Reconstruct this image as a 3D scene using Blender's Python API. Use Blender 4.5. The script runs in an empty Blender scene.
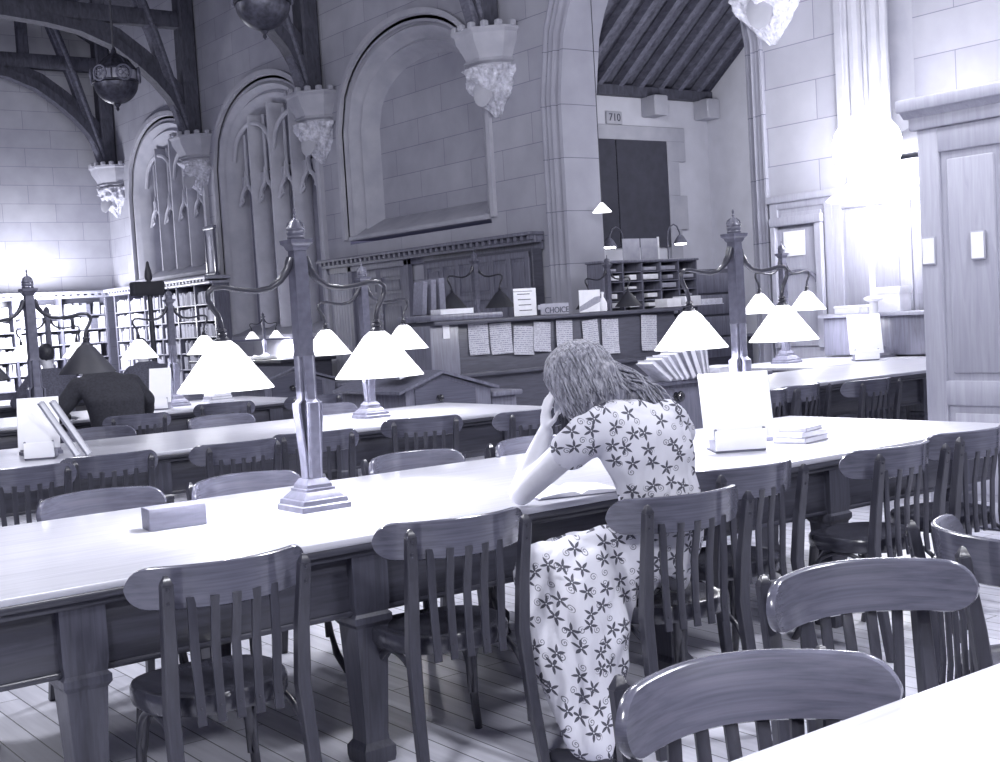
import bpy, math, random
from math import sin, cos, pi, radians, sqrt
from mathutils import Vector, Matrix, noise
random.seed(7)
SC = bpy.context.scene
COL = SC.collection

# ------------------------------------------------------------------ camera
F, PITCH, ROLL, YAW, CY, H = 1288.19, -0.06285188, -0.05866146, 0.63806972, 395.27, 1.5
fw = Vector((sin(YAW)*cos(PITCH), cos(YAW)*cos(PITCH), sin(PITCH)))
r0 = Vector((cos(YAW), -sin(YAW), 0)); u0 = r0.cross(fw)
rt = r0*cos(ROLL) + u0*sin(ROLL); up = -r0*sin(ROLL) + u0*cos(ROLL)
cam = bpy.data.cameras.new('camera'); co = bpy.data.objects.new('camera', cam); COL.objects.link(co)
M = Matrix((rt, up, -fw)).transposed().to_4x4(); M.translation = (0, 0, H); co.matrix_world = M
cam.sensor_fit = 'HORIZONTAL'; cam.sensor_width = 36; cam.lens = 36*F/1000
cam.shift_y = (CY-381)/1000; cam.clip_start = 0.05; cam.clip_end = 200
SC.camera = co

# ------------------------------------------------------------------ materials
MATS = {}
def nodes(name):
    m = bpy.data.materials.new(name); m.use_nodes = True
    nt = m.node_tree; b = nt.nodes['Principled BSDF']; MATS[name] = m
    return m, nt, b
def mono(v, t=1.0):
    # one-colour plate: every surface sits on the same violet-grey scale
    k = t*(1.5 if v < 0.08 else 1.5-1.0*min(1, (v-0.08)/0.4))     # dark woods are bluer on the plate
    return (v*(1-0.085*k), v*(1-0.08*k), v*(1+0.15*k), 1)
def link(nt, a, b): nt.links.new(a, b)
def ramp(nt, fac, stops):
    r = nt.nodes.new('ShaderNodeValToRGB'); link(nt, fac, r.inputs[0])
    el = r.color_ramp.elements
    while len(el) < len(stops): el.new(0.5)
    for e, (p, c) in zip(el, stops): e.position = p; e.color = c
    return r.outputs[0]
def math_(nt, op, a, b=None, c=None):
    n = nt.nodes.new('ShaderNodeMath'); n.operation = op
    for i, v in enumerate((a, b, c)):
        if v is None: continue
        if isinstance(v, (int, float)): n.inputs[i].default_value = v
        else: link(nt, v, n.inputs[i])
    return n.outputs[0]
def bump(nt, b, h, s=0.3, d=0.01):
    n = nt.nodes.new('ShaderNodeBump'); n.inputs['Strength'].default_value = s; n.inputs['Distance'].default_value = d
    link(nt, h, n.inputs['Height']); link(nt, n.outputs[0], b.inputs['Normal'])
def mapping(nt, scale, coord='Object', rot=(0, 0, 0)):
    t = nt.nodes.new('ShaderNodeTexCoord'); mp = nt.nodes.new('ShaderNodeMapping')
    mp.inputs['Scale'].default_value = scale; mp.inputs['Rotation'].default_value = rot
    link(nt, t.outputs[coord], mp.inputs[0]); return mp.outputs[0]
def plain(name, v, rough=0.5, var=0.15, scale=20, metal=0, coat=0, spec=0.5, t=1.0):
    m, nt, b = nodes(name)
    n = nt.nodes.new('ShaderNodeTexNoise'); n.inputs['Scale'].default_value = scale; n.inputs['Detail'].default_value = 4
    link(nt, mapping(nt, (1, 1, 1)), n.inputs['Vector'])
    link(nt, ramp(nt, n.outputs['Fac'], [(0.3, mono(v*(1-var), t)), (0.7, mono(v*(1+var), t))]), b.inputs['Base Color'])
    b.inputs['Roughness'].default_value = rough; b.inputs['Metallic'].default_value = metal
    b.inputs['Coat Weight'].default_value = coat; b.inputs['Specular IOR Level'].default_value = spec
    return m
def wood(name, v, rough=0.35, var=0.35, scale=(3, 40, 40), coat=0.3, b_=0.1, dist=3.0):
    m, nt, b = nodes(name)
    vec = mapping(nt, scale)
    w = nt.nodes.new('ShaderNodeTexNoise'); w.inputs['Scale'].default_value = 1.0; w.inputs['Detail'].default_value = 5
    w.inputs['Distortion'].default_value = dist*0.3; link(nt, vec, w.inputs['Vector'])
    f = w.outputs['Fac']
    link(nt, ramp(nt, f, [(0.28, mono(v*(1-var))), (0.5, mono(v)), (0.75, mono(v*(1+var)))]), b.inputs['Base Color'])
    b.inputs['Roughness'].default_value = rough; b.inputs['Coat Weight'].default_value = coat; b.inputs['Coat Roughness'].default_value = 0.2
    bump(nt, b, f, b_, 0.004)
    return m
def stone(name, v, axes='YZ', w=1.5, h=0.45, mortar=0.55, var=0.06, msize=0.006, off=(0, 0)):
    m, nt, b = nodes(name)
    t = nt.nodes.new('ShaderNodeTexCoord'); s = nt.nodes.new('ShaderNodeSeparateXYZ'); link(nt, t.outputs['Object'], s.inputs[0])
    c = nt.nodes.new('ShaderNodeCombineXYZ')
    link(nt, math_(nt, 'ADD', s.outputs[axes[0]], off[0]), c.inputs[0]); link(nt, math_(nt, 'ADD', s.outputs[axes[1]], off[1]), c.inputs[1])
    br = nt.nodes.new('ShaderNodeTexBrick'); br.inputs['Scale'].default_value = 1.0
    br.inputs['Brick Width'].default_value = w; br.inputs['Row Height'].default_value = h
    br.inputs['Mortar Size'].default_value = msize; br.inputs['Mortar Smooth'].default_value = 0.4; br.inputs['Bias'].default_value = 0
    br.inputs['Color1'].default_value = mono(v*(1-var)); br.inputs['Color2'].default_value = mono(v*(1+var)); br.inputs['Mortar'].default_value = mono(v*mortar)
    link(nt, c.outputs[0], br.inputs['Vector'])
    n = nt.nodes.new('ShaderNodeTexNoise'); n.inputs['Scale'].default_value = 2.2; n.inputs['Detail'].default_value = 6; link(nt, t.outputs['Object'], n.inputs['Vector'])
    mx = nt.nodes.new('ShaderNodeMixRGB'); mx.blend_type = 'MULTIPLY'; mx.inputs[0].default_value = 0.6
    link(nt, br.outputs['Color'], mx.inputs[1]); link(nt, ramp(nt, n.outputs['Fac'], [(0.3, (0.75, 0.75, 0.77, 1)), (0.7, (1, 1, 1, 1))]), mx.inputs[2])
    link(nt, mx.outputs[0], b.inputs['Base Color']); b.inputs['Roughness'].default_value = 0.85
    bump(nt, b, br.outputs['Fac'], 0.3, -0.01)
    return m
def emis(name, v, s, base=0.8):
    m, nt, b = nodes(name)
    b.inputs['Base Color'].default_value = mono(base, 0.3); b.inputs['Emission Color'].default_value = mono(v, 0.35)
    b.inputs['Emission Strength'].default_value = s; b.inputs['Roughness'].default_value = 0.35
    return m

wood('chair_wood', 0.042, 0.34, 0.25, (70, 70, 5), 0.4, 0.03)
wood('chair_rail_wood', 0.115, 0.2, 0.28, (2.2, 20, 120), 0.7, 0.02, dist=0.8)
wood('chair_seat_wood', 0.045, 0.25, 0.25, (50, 4, 40), 0.5, 0.02)
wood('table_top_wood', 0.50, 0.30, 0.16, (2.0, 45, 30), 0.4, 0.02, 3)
wood('table_wood', 0.05, 0.40, 0.35, (3, 60, 60), 0.3)
wood('leg_wood', 0.065, 0.42, 0.35, (50, 50, 4), 0.25)
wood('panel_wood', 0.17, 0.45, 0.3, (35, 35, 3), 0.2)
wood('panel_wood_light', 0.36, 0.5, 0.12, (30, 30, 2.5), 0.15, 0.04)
wood('counter_wood', 0.075, 0.55, 0.25, (4, 30, 40), 0.1)
wood('door_wood', 0.15, 0.42, 0.3, (30, 30, 3), 0.3)
wood('beam_wood', 0.075, 0.7, 0.4, (12, 12, 4), 0.0, 0.3)
wood('rafter_wood', 0.14, 0.7, 0.4, (14, 6, 14), 0.0, 0.3)
wood('block_wood', 0.20, 0.5, 0.18, (6, 50, 50), 0.1)
plain('bronze', 0.12, 0.4, 0.2, 30, 0.2, 0.2)
plain('bronze_dark', 0.04, 0.35, 0.2, 30, 0.2, 0.3)
plain('white_card', 0.93, 0.7, 0.02, 12, t=0.4)
plain('bronze_light', 0.16, 0.35, 0.2, 25, 0.2, 0.2)
plain('dark_shade', 0.03, 0.6, 0.2, 10)
plain('lantern_metal', 0.07, 0.45, 0.5, 14, 0.6)
plain('plaster', 0.62, 0.9, 0.06, 3)
plain('dark_blind', 0.06, 0.85, 0.12, 8)
plain('window_stone', 0.5, 0.85, 0.12, 3)
plain('moulded_stone', 0.44, 0.85, 0.10, 3)
plain('carved_stone', 0.60, 0.8, 0.3, 18)
plain('night_glass', 0.30, 0.25, 0.2, 3, 0, 0.3)
plain('paper', 0.75, 0.8, 0.06, 12, t=0.6)
plain('old_paper', 0.36, 0.8, 0.12, 9)
plain('ink', 0.08, 0.8, 0.1)
plain('skin', 0.62, 0.55, 0.08, 9, t=0.8)
plain('jacket', 0.028, 0.9, 0.3, 60)
plain('grey_suit', 0.10, 0.9, 0.3, 60)
plain('dark_hair', 0.03, 0.5, 0.3, 60)
plain('iron', 0.04, 0.5, 0.2)
plain('brass', 0.35, 0.3, 0.2, 20, 0.7)
plain('knob_black', 0.02, 0.15, 0.1, 10, 0, 1.0)
plain('shoe', 0.04, 0.4, 0.1)
for i, v in enumerate((0.75, 0.5, 0.32, 0.62, 0.18)): plain('book_cloth_%d' % i, v, 0.7, 0.15, 30)
emis('lit_shade', 1.0, 1.35)
emis('hot_shade', 1.0, 14.0)
emis('bulb', 1.0, 9.0)
stone('wall_stone', 0.42)
stone('end_wall_stone', 0.42, 'XZ', 1.3, 0.45, off=(0.4, 0))
stone('pier_stone', 0.37, 'YZ', 6.0, 0.75, 0.4, 0.04)

m, nt, b = nodes('floor_boards')
t = nt.nodes.new('ShaderNodeTexCoord'); s = nt.nodes.new('ShaderNodeSeparateXYZ'); link(nt, t.outputs['Object'], s.inputs[0])
c = nt.nodes.new('ShaderNodeCombineXYZ'); link(nt, s.outputs['Y'], c.inputs[0]); link(nt, s.outputs['X'], c.inputs[1])
br = nt.nodes.new('ShaderNodeTexBrick'); br.inputs['Scale'].default_value = 1; br.inputs['Brick Width'].default_value = 2.4; br.inputs['Row Height'].default_value = 0.125
br.inputs['Mortar Size'].default_value = 0.003; br.inputs['Mortar Smooth'].default_value = 0.2
br.inputs['Color1'].default_value = mono(0.76); br.inputs['Color2'].default_value = mono(0.88); br.inputs['Mortar'].default_value = mono(0.10)
link(nt, c.outputs[0], br.inputs['Vector'])
n = nt.nodes.new('ShaderNodeTexNoise'); n.inputs['Scale'].default_value = 1; n.inputs['Detail'].default_value = 6
link(nt, mapping(nt, (22, 1.6, 1)), n.inputs['Vector'])
mx = nt.nodes.new('ShaderNodeMixRGB'); mx.blend_type = 'MULTIPLY'; mx.inputs[0].default_value = 0.8
link(nt, br.outputs['Color'], mx.inputs[1]); link(nt, ramp(nt, n.outputs['Fac'], [(0.3, (0.72, 0.72, 0.74, 1)), (0.65, (1, 1, 1, 1))]), mx.inputs[2])
link(nt, mx.outputs[0], b.inputs['Base Color']); b.inputs['Roughness'].default_value = 0.38
bump(nt, b, br.outputs['Fac'], 0.3, -0.004)

# floral dress: five-petalled flowers and curls scattered on pale cloth
m, nt, b = nodes('floral_cloth')
t = nt.nodes.new('ShaderNodeTexCoord'); s = nt.nodes.new('ShaderNodeSeparateXYZ'); link(nt, t.outputs['Object'], s.inputs[0])
uu = math_(nt, 'ADD', math_(nt, 'MULTIPLY', s.outputs['X'], 0.86), math_(nt, 'MULTIPLY', s.outputs['Y'], -0.50))
def layer(scale, kind, offs):
    cc = nt.nodes.new('ShaderNodeCombineXYZ')
    link(nt, math_(nt, 'ADD', math_(nt, 'MULTIPLY', uu, scale), offs), cc.inputs[0]); link(nt, math_(nt, 'ADD', math_(nt, 'MULTIPLY', s.outputs['Z'], scale), offs*0.7), cc.inputs[1])
    vo = nt.nodes.new('ShaderNodeTexVoronoi'); vo.voronoi_dimensions = '2D'; vo.inputs['Scale'].default_value = 1; vo.inputs['Randomness'].default_value = 0.75
    link(nt, cc.outputs[0], vo.inputs['Vector'])
    sb = nt.nodes.new('ShaderNodeVectorMath'); sb.operation = 'SUBTRACT'; link(nt, cc.outputs[0], sb.inputs[0]); link(nt, vo.outputs['Position'], sb.inputs[1])
    sp = nt.nodes.new('ShaderNodeSeparateXYZ'); link(nt, sb.outputs[0], sp.inputs[0])
    a = math_(nt, 'ARCTAN2', sp.outputs[1], sp.outputs[0])
    sc = nt.nodes.new('ShaderNodeSeparateXYZ'); link(nt, vo.outputs['Color'], sc.inputs[0])
    a = math_(nt, 'ADD', a, math_(nt, 'MULTIPLY', sc.outputs[0], 6.28))
    d = vo.outputs['Distance']
    if kind == 'flower':
        p = math_(nt, 'SUBTRACT', 1.0, math_(nt, 'MULTIPLY', math_(nt, 'ABSOLUTE', math_(nt, 'SUBTRACT', math_(nt, 'FRACT', math_(nt, 'MULTIPLY', a, 0.7958)), 0.5)), 2.0))
        p = math_(nt, 'POWER', p, 1.25)
        rr = math_(nt, 'ADD', 0.07, math_(nt, 'MULTIPLY', p, 0.36))
        inside = math_(nt, 'LESS_THAN', d, rr)
        eye = math_(nt, 'GREATER_THAN', d, 0.035)
        vein = math_(nt, 'LESS_THAN', math_(nt, 'ABSOLUTE', math_(nt, 'SUBTRACT', p, 0.93)), 0.995)
        return math_(nt, 'MULTIPLY', inside, eye)
    sp_ = math_(nt, 'FRACT', math_(nt, 'ADD', math_(nt, 'MULTIPLY', d, 7.5), math_(nt, 'MULTIPLY', a, 0.159)))
    l = math_(nt, 'LESS_THAN', math_(nt, 'ABSOLUTE', math_(nt, 'SUBTRACT', sp_, 0.5)), 0.2)
    return math_(nt, 'MULTIPLY', l, math_(nt, 'LESS_THAN', d, 0.21))
fl = layer(14.6, 'flower', 0.0); cu = layer(16.5, 'curl', 3.3)
f = math_(nt, 'MAXIMUM', fl, math_(nt, 'MULTIPLY', cu, 0.8))
mx = nt.nodes.new('ShaderNodeMixRGB'); mx.inputs[1].default_value = mono(0.62); mx.inputs[2].default_value = mono(0.075); link(nt, f, mx.inputs[0])
link(nt, mx.outputs[0], b.inputs['Base Color']); b.inputs['Roughness'].default_value = 0.85
n = nt.nodes.new('ShaderNodeTexNoise'); n.inputs['Scale'].default_value = 1; n.inputs['Detail'].default_value = 3; link(nt, mapping(nt, (14, 14, 3)), n.inputs['Vector'])
bump(nt, b, n.outputs['Fac'], 0.5, 0.03)

m, nt, b = nodes('wavy_hair')
n = nt.nodes.new('ShaderNodeTexNoise'); n.inputs['Scale'].default_value = 1; n.inputs['Detail'].default_value = 5; link(nt, mapping(nt, (90, 90, 12)), n.inputs['Vector'])
link(nt, ramp(nt, n.outputs['Fac'], [(0.32, mono(0.09)), (0.7, mono(0.38))]), b.inputs['Base Color']); b.inputs['Roughness'].default_value = 0.42
bump(nt, b, n.outputs['Fac'], 0.4, 0.01)

m, nt, b = nodes('typed_paper')   # sheets with faint lines of typing
t = nt.nodes.new('ShaderNodeTexCoord'); s = nt.nodes.new('ShaderNodeSeparateXYZ'); link(nt, t.outputs['Object'], s.inputs[0])
ln = math_(nt, 'GREATER_THAN', math_(nt, 'FRACT', math_(nt, 'MULTIPLY', s.outputs['Z'], 42.0)), 0.6)
n = nt.nodes.new('ShaderNodeTexNoise'); n.inputs['Scale'].default_value = 60; link(nt, t.outputs['Object'], n.inputs['Vector'])
f = math_(nt, 'MULTIPLY', ln, math_(nt, 'GREATER_THAN', n.outputs['Fac'], 0.47))
mx = nt.nodes.new('ShaderNodeMixRGB'); mx.inputs[1].default_value = mono(0.50); mx.inputs[2].default_value = mono(0.24); link(nt, f, mx.inputs[0])
link(nt, mx.outputs[0], b.inputs['Base Color']); b.inputs['Roughness'].default_value = 0.8

# ------------------------------------------------------------------ mesh helpers
class MB:
    def __init__(s): s.v = []; s.f = []
    def add(s, vs, fs):
        o = len(s.v); s.v += [tuple(v) for v in vs]; s.f += [tuple(i+o for i in f) for f in fs]; return s
    def box(s, x0, x1, y0, y1, z0, z1, c=0.0):
        if x0 > x1: x0, x1 = x1, x0
        if y0 > y1: y0, y1 = y1, y0
        if z0 > z1: z0, z1 = z1, z0
        c = min(c, (x1-x0)/3, (y1-y0)/3, (z1-z0)/3)
        if c <= 0:
            return s.add([(x0,y0,z0),(x1,y0,z0),(x1,y1,z0),(x0,y1,z0),(x0,y0,z1),(x1,y0,z1),(x1,y1,z1),(x0,y1,z1)],
                         [(0,3,2,1),(4,5,6,7),(0,1,5,4),(1,2,6,5),(2,3,7,6),(3,0,4,7)])
        def ring(z, i):
            a, b_, d, e = x0+i, x1-i, y0+i, y1-i
            return [(a+c,d,z),(b_-c,d,z),(b_,d+c,z),(b_,e-c,z),(b_-c,e,z),(a+c,e,z),(a,e-c,z),(a,d+c,z)]
        return s.loft([ring(z0, c*.7), ring(z0+c, 0), ring(z1-c, 0), ring(z1, c*.7)])
    def loft(s, rings, cap=True, closed=True):
        n = len(rings[0]); vs = [v for r in rings for v in r]; fs = []
        for i in range(len(rings)-1):
            for j in range(n if closed else n-1):
                k = (j+1) % n
                fs.append((i*n+j, i*n+k, (i+1)*n+k, (i+1)*n+j))
        if cap:
            fs.append(tuple(range(n-1, -1, -1))); fs.append(tuple((len(rings)-1)*n+j for j in range(n)))
        return s.add(vs, fs)
    def tube(s, pts, r, n=10, sx=1.0, sy=1.0, upv=(0, 0, 1), square=False):
        pts = [Vector(p) for p in pts]; rings = []
        N = len(pts); rr = r if isinstance(r, (list, tuple)) else [r]*N
        u = Vector(upv)
        for i, p in enumerate(pts):
            d = (pts[min(i+1, N-1)]-pts[max(i-1, 0)]).normalized()
            if abs(d.dot(u)) > 0.96: w = Vector((1, 0, 0)) if abs(d.x) < 0.9 else Vector((0, 1, 0))
            else: w = u
            a = d.cross(w).normalized(); bb = a.cross(d).normalized()
            if square:
                rings.append([p+a*rr[i]*sx*q[0]+bb*rr[i]*sy*q[1] for q in ((1,.8),(.8,1),(-.8,1),(-1,.8),(-1,-.8),(-.8,-1),(.8,-1),(1,-.8))])
            else:
                rings.append([p+a*rr[i]*sx*cos(2*pi*j/n)+bb*rr[i]*sy*sin(2*pi*j/n) for j in range(n)])
        return s.loft(rings)
    def lathe(s, prof, n=24, c=(0, 0, 0), cap=True, ph=0.0, sx=1, sy=1, arc=None):
        rings = [[(c[0]+max(r, 1e-4)*sx*cos(ph+2*pi*j/n), c[1]+max(r, 1e-4)*sy*sin(ph+2*pi*j/n), c[2]+z) for j in range(n)] for r, z in prof]
        return s.loft(rings, cap)
    def prism(s, poly, a0, a1, plane='XZ'):
        def P(u, v, w):
            return {'XZ': (u, w, v), 'YZ': (w, u, v), 'XY': (u, v, w)}[plane]
        return s.loft([[P(u, v, a0) for u, v in poly], [P(u, v, a1) for u, v in poly]])
    def xf(s, m, start=0):
        for i in range(start, len(s.v)): s.v[i] = tuple(m @ Vector(s.v[i]))
        return s
def obj(name, mb, mat, parent=None, smooth=35, loc=None):
    me = bpy.data.meshes.new(name); me.from_pydata(mb.v, [], mb.f); me.update()
    bm_fix(me)
    me.materials.append(MATS[mat] if isinstance(mat, str) else mat)
    if smooth:
        me.shade_smooth(); me.set_sharp_from_angle(angle=radians(smooth))
    o = bpy.data.objects.new(name, me); COL.objects.link(o)
    if parent is not None: o.parent = parent
    if loc: o.location = loc
    return o
import bmesh
def bm_fix(me):
    bm = bmesh.new(); bm.from_mesh(me); bmesh.ops.recalc_face_normals(bm, faces=bm.faces); bm.to_mesh(me); bm.free()
def empty(name, label, cat, loc=(0, 0, 0), rz=0, group=None, scale=1):
    o = bpy.data.objects.new(name, None); COL.objects.link(o); o.empty_display_size = 0.1
    o.location = loc; o.rotation_euler = (0, 0, rz); o.scale = (scale,)*3
    o['label'] = label; o['category'] = cat
    if group: o['group'] = group
    return o
def tag(o, label, cat, group=None, kind=None):
    o['label'] = label; o['category'] = cat
    if group: o['group'] = group
    if kind: o['kind'] = kind
    return o
def struct(name, mb, mat, label=None, smooth=35):
    o = obj(name, mb, mat, smooth=smooth); o['kind'] = 'structure'
    if label: o['label'] = label
    o['category'] = name.split('_')[0]
    return o
def dup(root, loc, rz, label, group=None, scale=None, swap=None):
    def cp(o, par):
        c = o.copy(); COL.objects.link(c); c.parent = par
        for ch in o.children: cp(ch, c)
        return c
    r = cp(root, None); r.location = loc; r.rotation_euler = (0, 0, rz); r['label'] = label
    if group: r['group'] = group
    if scale: r.scale = (scale,)*3
    return r
def at(px, py, axis, val):
    d = fw + rt*((px-500)/F) - up*((py-CY)/F)
    o = Vector((0, 0, H)); k = (val - o[axis])/d[axis]
    return o + d*k
def grid_arc(fn, n): return [fn(i/n) for i in range(n+1)]

# ------------------------------------------------------------------ room shell
FZ = -0.12              # floor level
WX, EY = 12.0, 32.5     # long wall plane, far end wall plane
struct('floor', MB().box(-3, 16.2, -3, EY, -0.22, FZ), 'floor_boards', 'pale scrubbed floorboards', 0)

def arch_pts(yc, hw, zs, rise, zb, n=22, d=0.0):
    """jamb + slightly pointed four-centred head, offset outwards by d"""
    pts = [(yc-hw-d, zb)]
    for i in range(n+1):
        u = -1+2*i/n
        z = (1-abs(u)**2.3)**0.5 if abs(u) < 1 else 0
        z = z*(1-0.06*(1-abs(u))**0.5*0) + 0.05*(1-abs(u))
        pts.append((yc+(hw+d)*u, zs+(rise+d)*z))
    pts.append((yc+hw+d, zb)); return pts
def ring_arch(mb, yc, hw, zs, rise, zb, prof, n=26):
    """sweep a moulding profile [(offset, x)] round an arch"""
    rows = []
    for d, x in prof: rows.append([(x, y, z) for y, z in arch_pts(yc, hw, zs, rise, zb, n, d)])
    vs = [v for r in rows for v in r]; k = len(rows[0]); fs = []
    for i in range(len(rows)-1):
        for j in range(k-1): fs.append((i*k+j, i*k+j+1, (i+1)*k+j+1, (i+1)*k+j))
    mb.add(vs, fs)
ARCH = [  # yc, half width of the wall opening, spring, rise, bottom
    (7.1, 2.15, 4.95, 1.40, 3.0), (12.62, 2.04, 4.6, 2.3, 0.0), (18.3, 2.17, 4.95, 1.42, 3.0), (23.65, 2.2, 4.95, 1.42, 1.35), (28.7, 2.1, 4.95, 1.42, 2.85)]
TOPZ = 10.5
def wall_face():
    mb = MB(); ys = [-3]
    for yc, hw, zs, ri, zb in ARCH:
        a = arch_pts(yc, hw, zs, ri, zb, 26)
        mb.add([(WX, ys[-1], 0), (WX, yc-hw, 0), (WX, yc-hw, TOPZ), (WX, ys[-1], TOPZ)], [(0, 1, 2, 3)])
        for (y0, z0), (y1, z1) in zip(a[1:-1], a[2:-1]):
            mb.add([(WX, y0, z0), (WX, y1, z1), (WX, y1, TOPZ), (WX, y0, TOPZ)], [(0, 1, 2, 3)])
        if zb > 0: mb.add([(WX, yc-hw, 0), (WX, yc+hw, 0), (WX, yc+hw, zb), (WX, yc-hw, zb)], [(0, 1, 2, 3)])
        ys.append(yc+hw)
    mb.add([(WX, ys[-1], 0), (WX, EY, 0), (WX, EY, TOPZ), (WX, ys[-1], TOPZ)], [(0, 1, 2, 3)])
    return mb
struct('wall_right', wall_face(), 'wall_stone', 'long coursed stone wall with moulded arches', 0)
mb = MB().box(-3, WX+0.6, EY, EY+0.3, 0, TOPZ)
struct('wall_far', mb, 'end_wall_stone', 'pale coursed stone end wall behind the bookcases', 0)
# blind arches: mouldings + recessed panel
def blind(i, yc, hw, zs, ri, zb, no):
    mb = MB()
    ring_arch(mb, yc, hw, zs, ri, zb, [(0.16, WX), (0.16, WX-0.07), (0.07, WX-0.07), (0.05, WX), (0.0, WX)])
    ring_arch(mb, yc, hw-0.0, zs, ri, zb, [(0.0, WX), (-0.05, WX+0.10), (-0.10, WX+0.04), (-0.15, WX+0.10), (-0.20, WX+0.22), (-0.25, WX+0.26), (-0.32, WX+0.18), (-0.38, WX+0.28), (-0.44, WX+0.46), (-0.5, WX+0.5)])
    # sill
    mb.box(WX-0.05, WX+0.55, yc-hw, yc+hw, zb-0.02, zb+0.06, 0.015); mb.prism([(WX-0.0, zb+0.06), (WX+0.52, zb+0.06), (WX+0.52, zb+0.34), (WX+0.48, zb+0.34)], yc-hw+0.2, yc+hw-0.2, 'XZ')
    struct('trim_%d' % no, mb, 'moulded_stone', 'moulded stone surround of a blind arch', 40)
    mb = MB(); a = arch_pts(yc, hw-0.48, zs, ri-0.48, zb, 26); x = WX+0.48
    mb.add([(x, y, z) for y, z in a], [tuple(range(len(a)))])
    struct('wall_panel_%d' % no, mb, 'wall_stone', 'recessed stone panel inside a blind arch', 0)
blind(0, *ARCH[2], 1); blind(0, *ARCH[0], 2)

# windows with mullions and ogee headed lights
def window(no, yc, hw, zs, ri, zb):
    mb = MB()
    ring_arch(mb, yc, hw, zs, ri, zb, [(0.16, WX), (0.16, WX-0.08), (0.06, WX-0.08), (0.05, WX), (0.0, WX), (-0.05, WX+0.04), (-0.10, WX-0.02), (-0.16, WX+0.05), (-0.20, WX+0.12), (-0.26, WX+0.06), (-0.32, WX+0.16), (-0.40, WX+0.30), (-0.42, WX+0.5)])
    mb.prism([(WX-0.04, zb-0.08), (WX+0.5, zb-0.08), (WX+0.5, zb+0.22), (WX+0.42, zb+0.22), (WX-0.04, zb)], yc-hw, yc+hw, 'XZ')
    root = struct('window_%d' % no, mb, 'moulded_stone', 'tall dark arched window with stone mullions', 40)
    a = arch_pts(yc, hw-0.40, zs, ri-0.40, zb, 26); x = WX+0.52
    g = MB().add([(x, y, z) for y, z in a], [tuple(range(len(a)))])
    obj('pane', g, 'night_glass', root, 0)
    lw = (2*hw-0.8)/4
    def headz(y):
        u = min(0.999, abs((y-yc)/(hw-0.40))); return zs+(ri-0.40)*((1-u**2.3)**0.5)
    mull = MB()
    for k in range(1, 4):
        y = yc-hw+0.4+k*lw; w = 0.085 if k == 2 else 0.07; x0 = WX+0.12
        mull.prism([(x0, y-w*.3), (x0, y+w*.3), (x0+0.10, y+w), (x0+0.34, y+w), (x0+0.40, y+w*.5), (x0+0.40, y-w*.5), (x0+0.34, y-w), (x0+0.10, y-w)], zb+0.15, headz(y)+0.03, 'XY')
    obj('mullion', mull, 'window_stone', root)
    tr = MB(); zo = zs-0.85
    for k in range(4):                       # ogee heads with solid spandrels above
        y0 = yc-hw+0.4+k*lw; ym = y0+lw/2; h = lw*0.42
        og = []
        for i in range(13):
            u = -1+2*i/12; v = 1-abs(u)
            z = 0.55*sin(min(1, v*1.35)*pi/2)+ (0.55*max(0, (v-0.72)/0.28)**2)
            og.append((ym+u*h, zo+z*0.62))
        # rib
        tr.tube([(WX+0.24, y, z) for y, z in og], 0.04, 8, upv=(1, 0, 0))
        # spandrel web from the ogee up to a horizontal transom
        for (ya, za), (yb, zb2) in zip(og, og[1:]):
            tr.add([(WX+0.32, ya, za), (WX+0.32, yb, zb2), (WX+0.32, yb, zo+0.62), (WX+0.32, ya, zo+0.62)], [(0, 1, 2, 3)])
        # cusps
        for sgn in (-1, 1):
            tr.tube([(WX+0.26, ym+sgn*h, zo+0.02), (WX+0.26, ym+sgn*h*.55, zo+0.10), (WX+0.26, ym+sgn*h*.75, zo+0.26)], 0.026, 6, upv=(1, 0, 0))
        # upper tracery lights: two narrow panels over each light
        ztop = max(zo+0.9, headz(ym)-0.10)
        tr.tube([(WX+0.26, ym, zo+0.6), (WX+0.26, ym, ztop)], 0.035, 8)
    # pair of large sub-arches under the head
    for sgn in (-1, 1):
        c_ = yc+sgn*lw; pts = []
        for i in range(15):
            u = -1+2*i/14; pts.append((WX+0.2, c_+u*lw*0.97, zs+0.1+0.85*(1-abs(u)**2.0)**0.5*(0.8)))
        tr.tube(pts, 0.05, 8, upv=(1, 0, 0))
    obj('tracery', tr, 'window_stone', root)
window(1, *ARCH[3]); window(2, *ARCH[4])

# the open arch to the side room: near pier mouldings + deep reveal
mb = MB(); yc, hw, zs, ri, zb = ARCH[1]
ring_arch(mb, yc, hw, zs, ri, zb, [(0.06, WX), (0.06, WX-0.05), (0.03, WX-0.05), (0.01, WX), (-0.02, WX+0.02), (-0.05, WX-0.02), (-0.09, WX+0.03), (-0.13, WX-0.01), (-0.17, WX+0.08), (-0.21, WX+0.10), (-0.23, WX+0.04), (-0.28, WX+0.06), (-0.30, WX+0.2), (-0.30, WX+0.72)])
o = struct('door_1', mb, 'pier_stone', 'broad moulded stone archway opening to a side room', 40)

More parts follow.
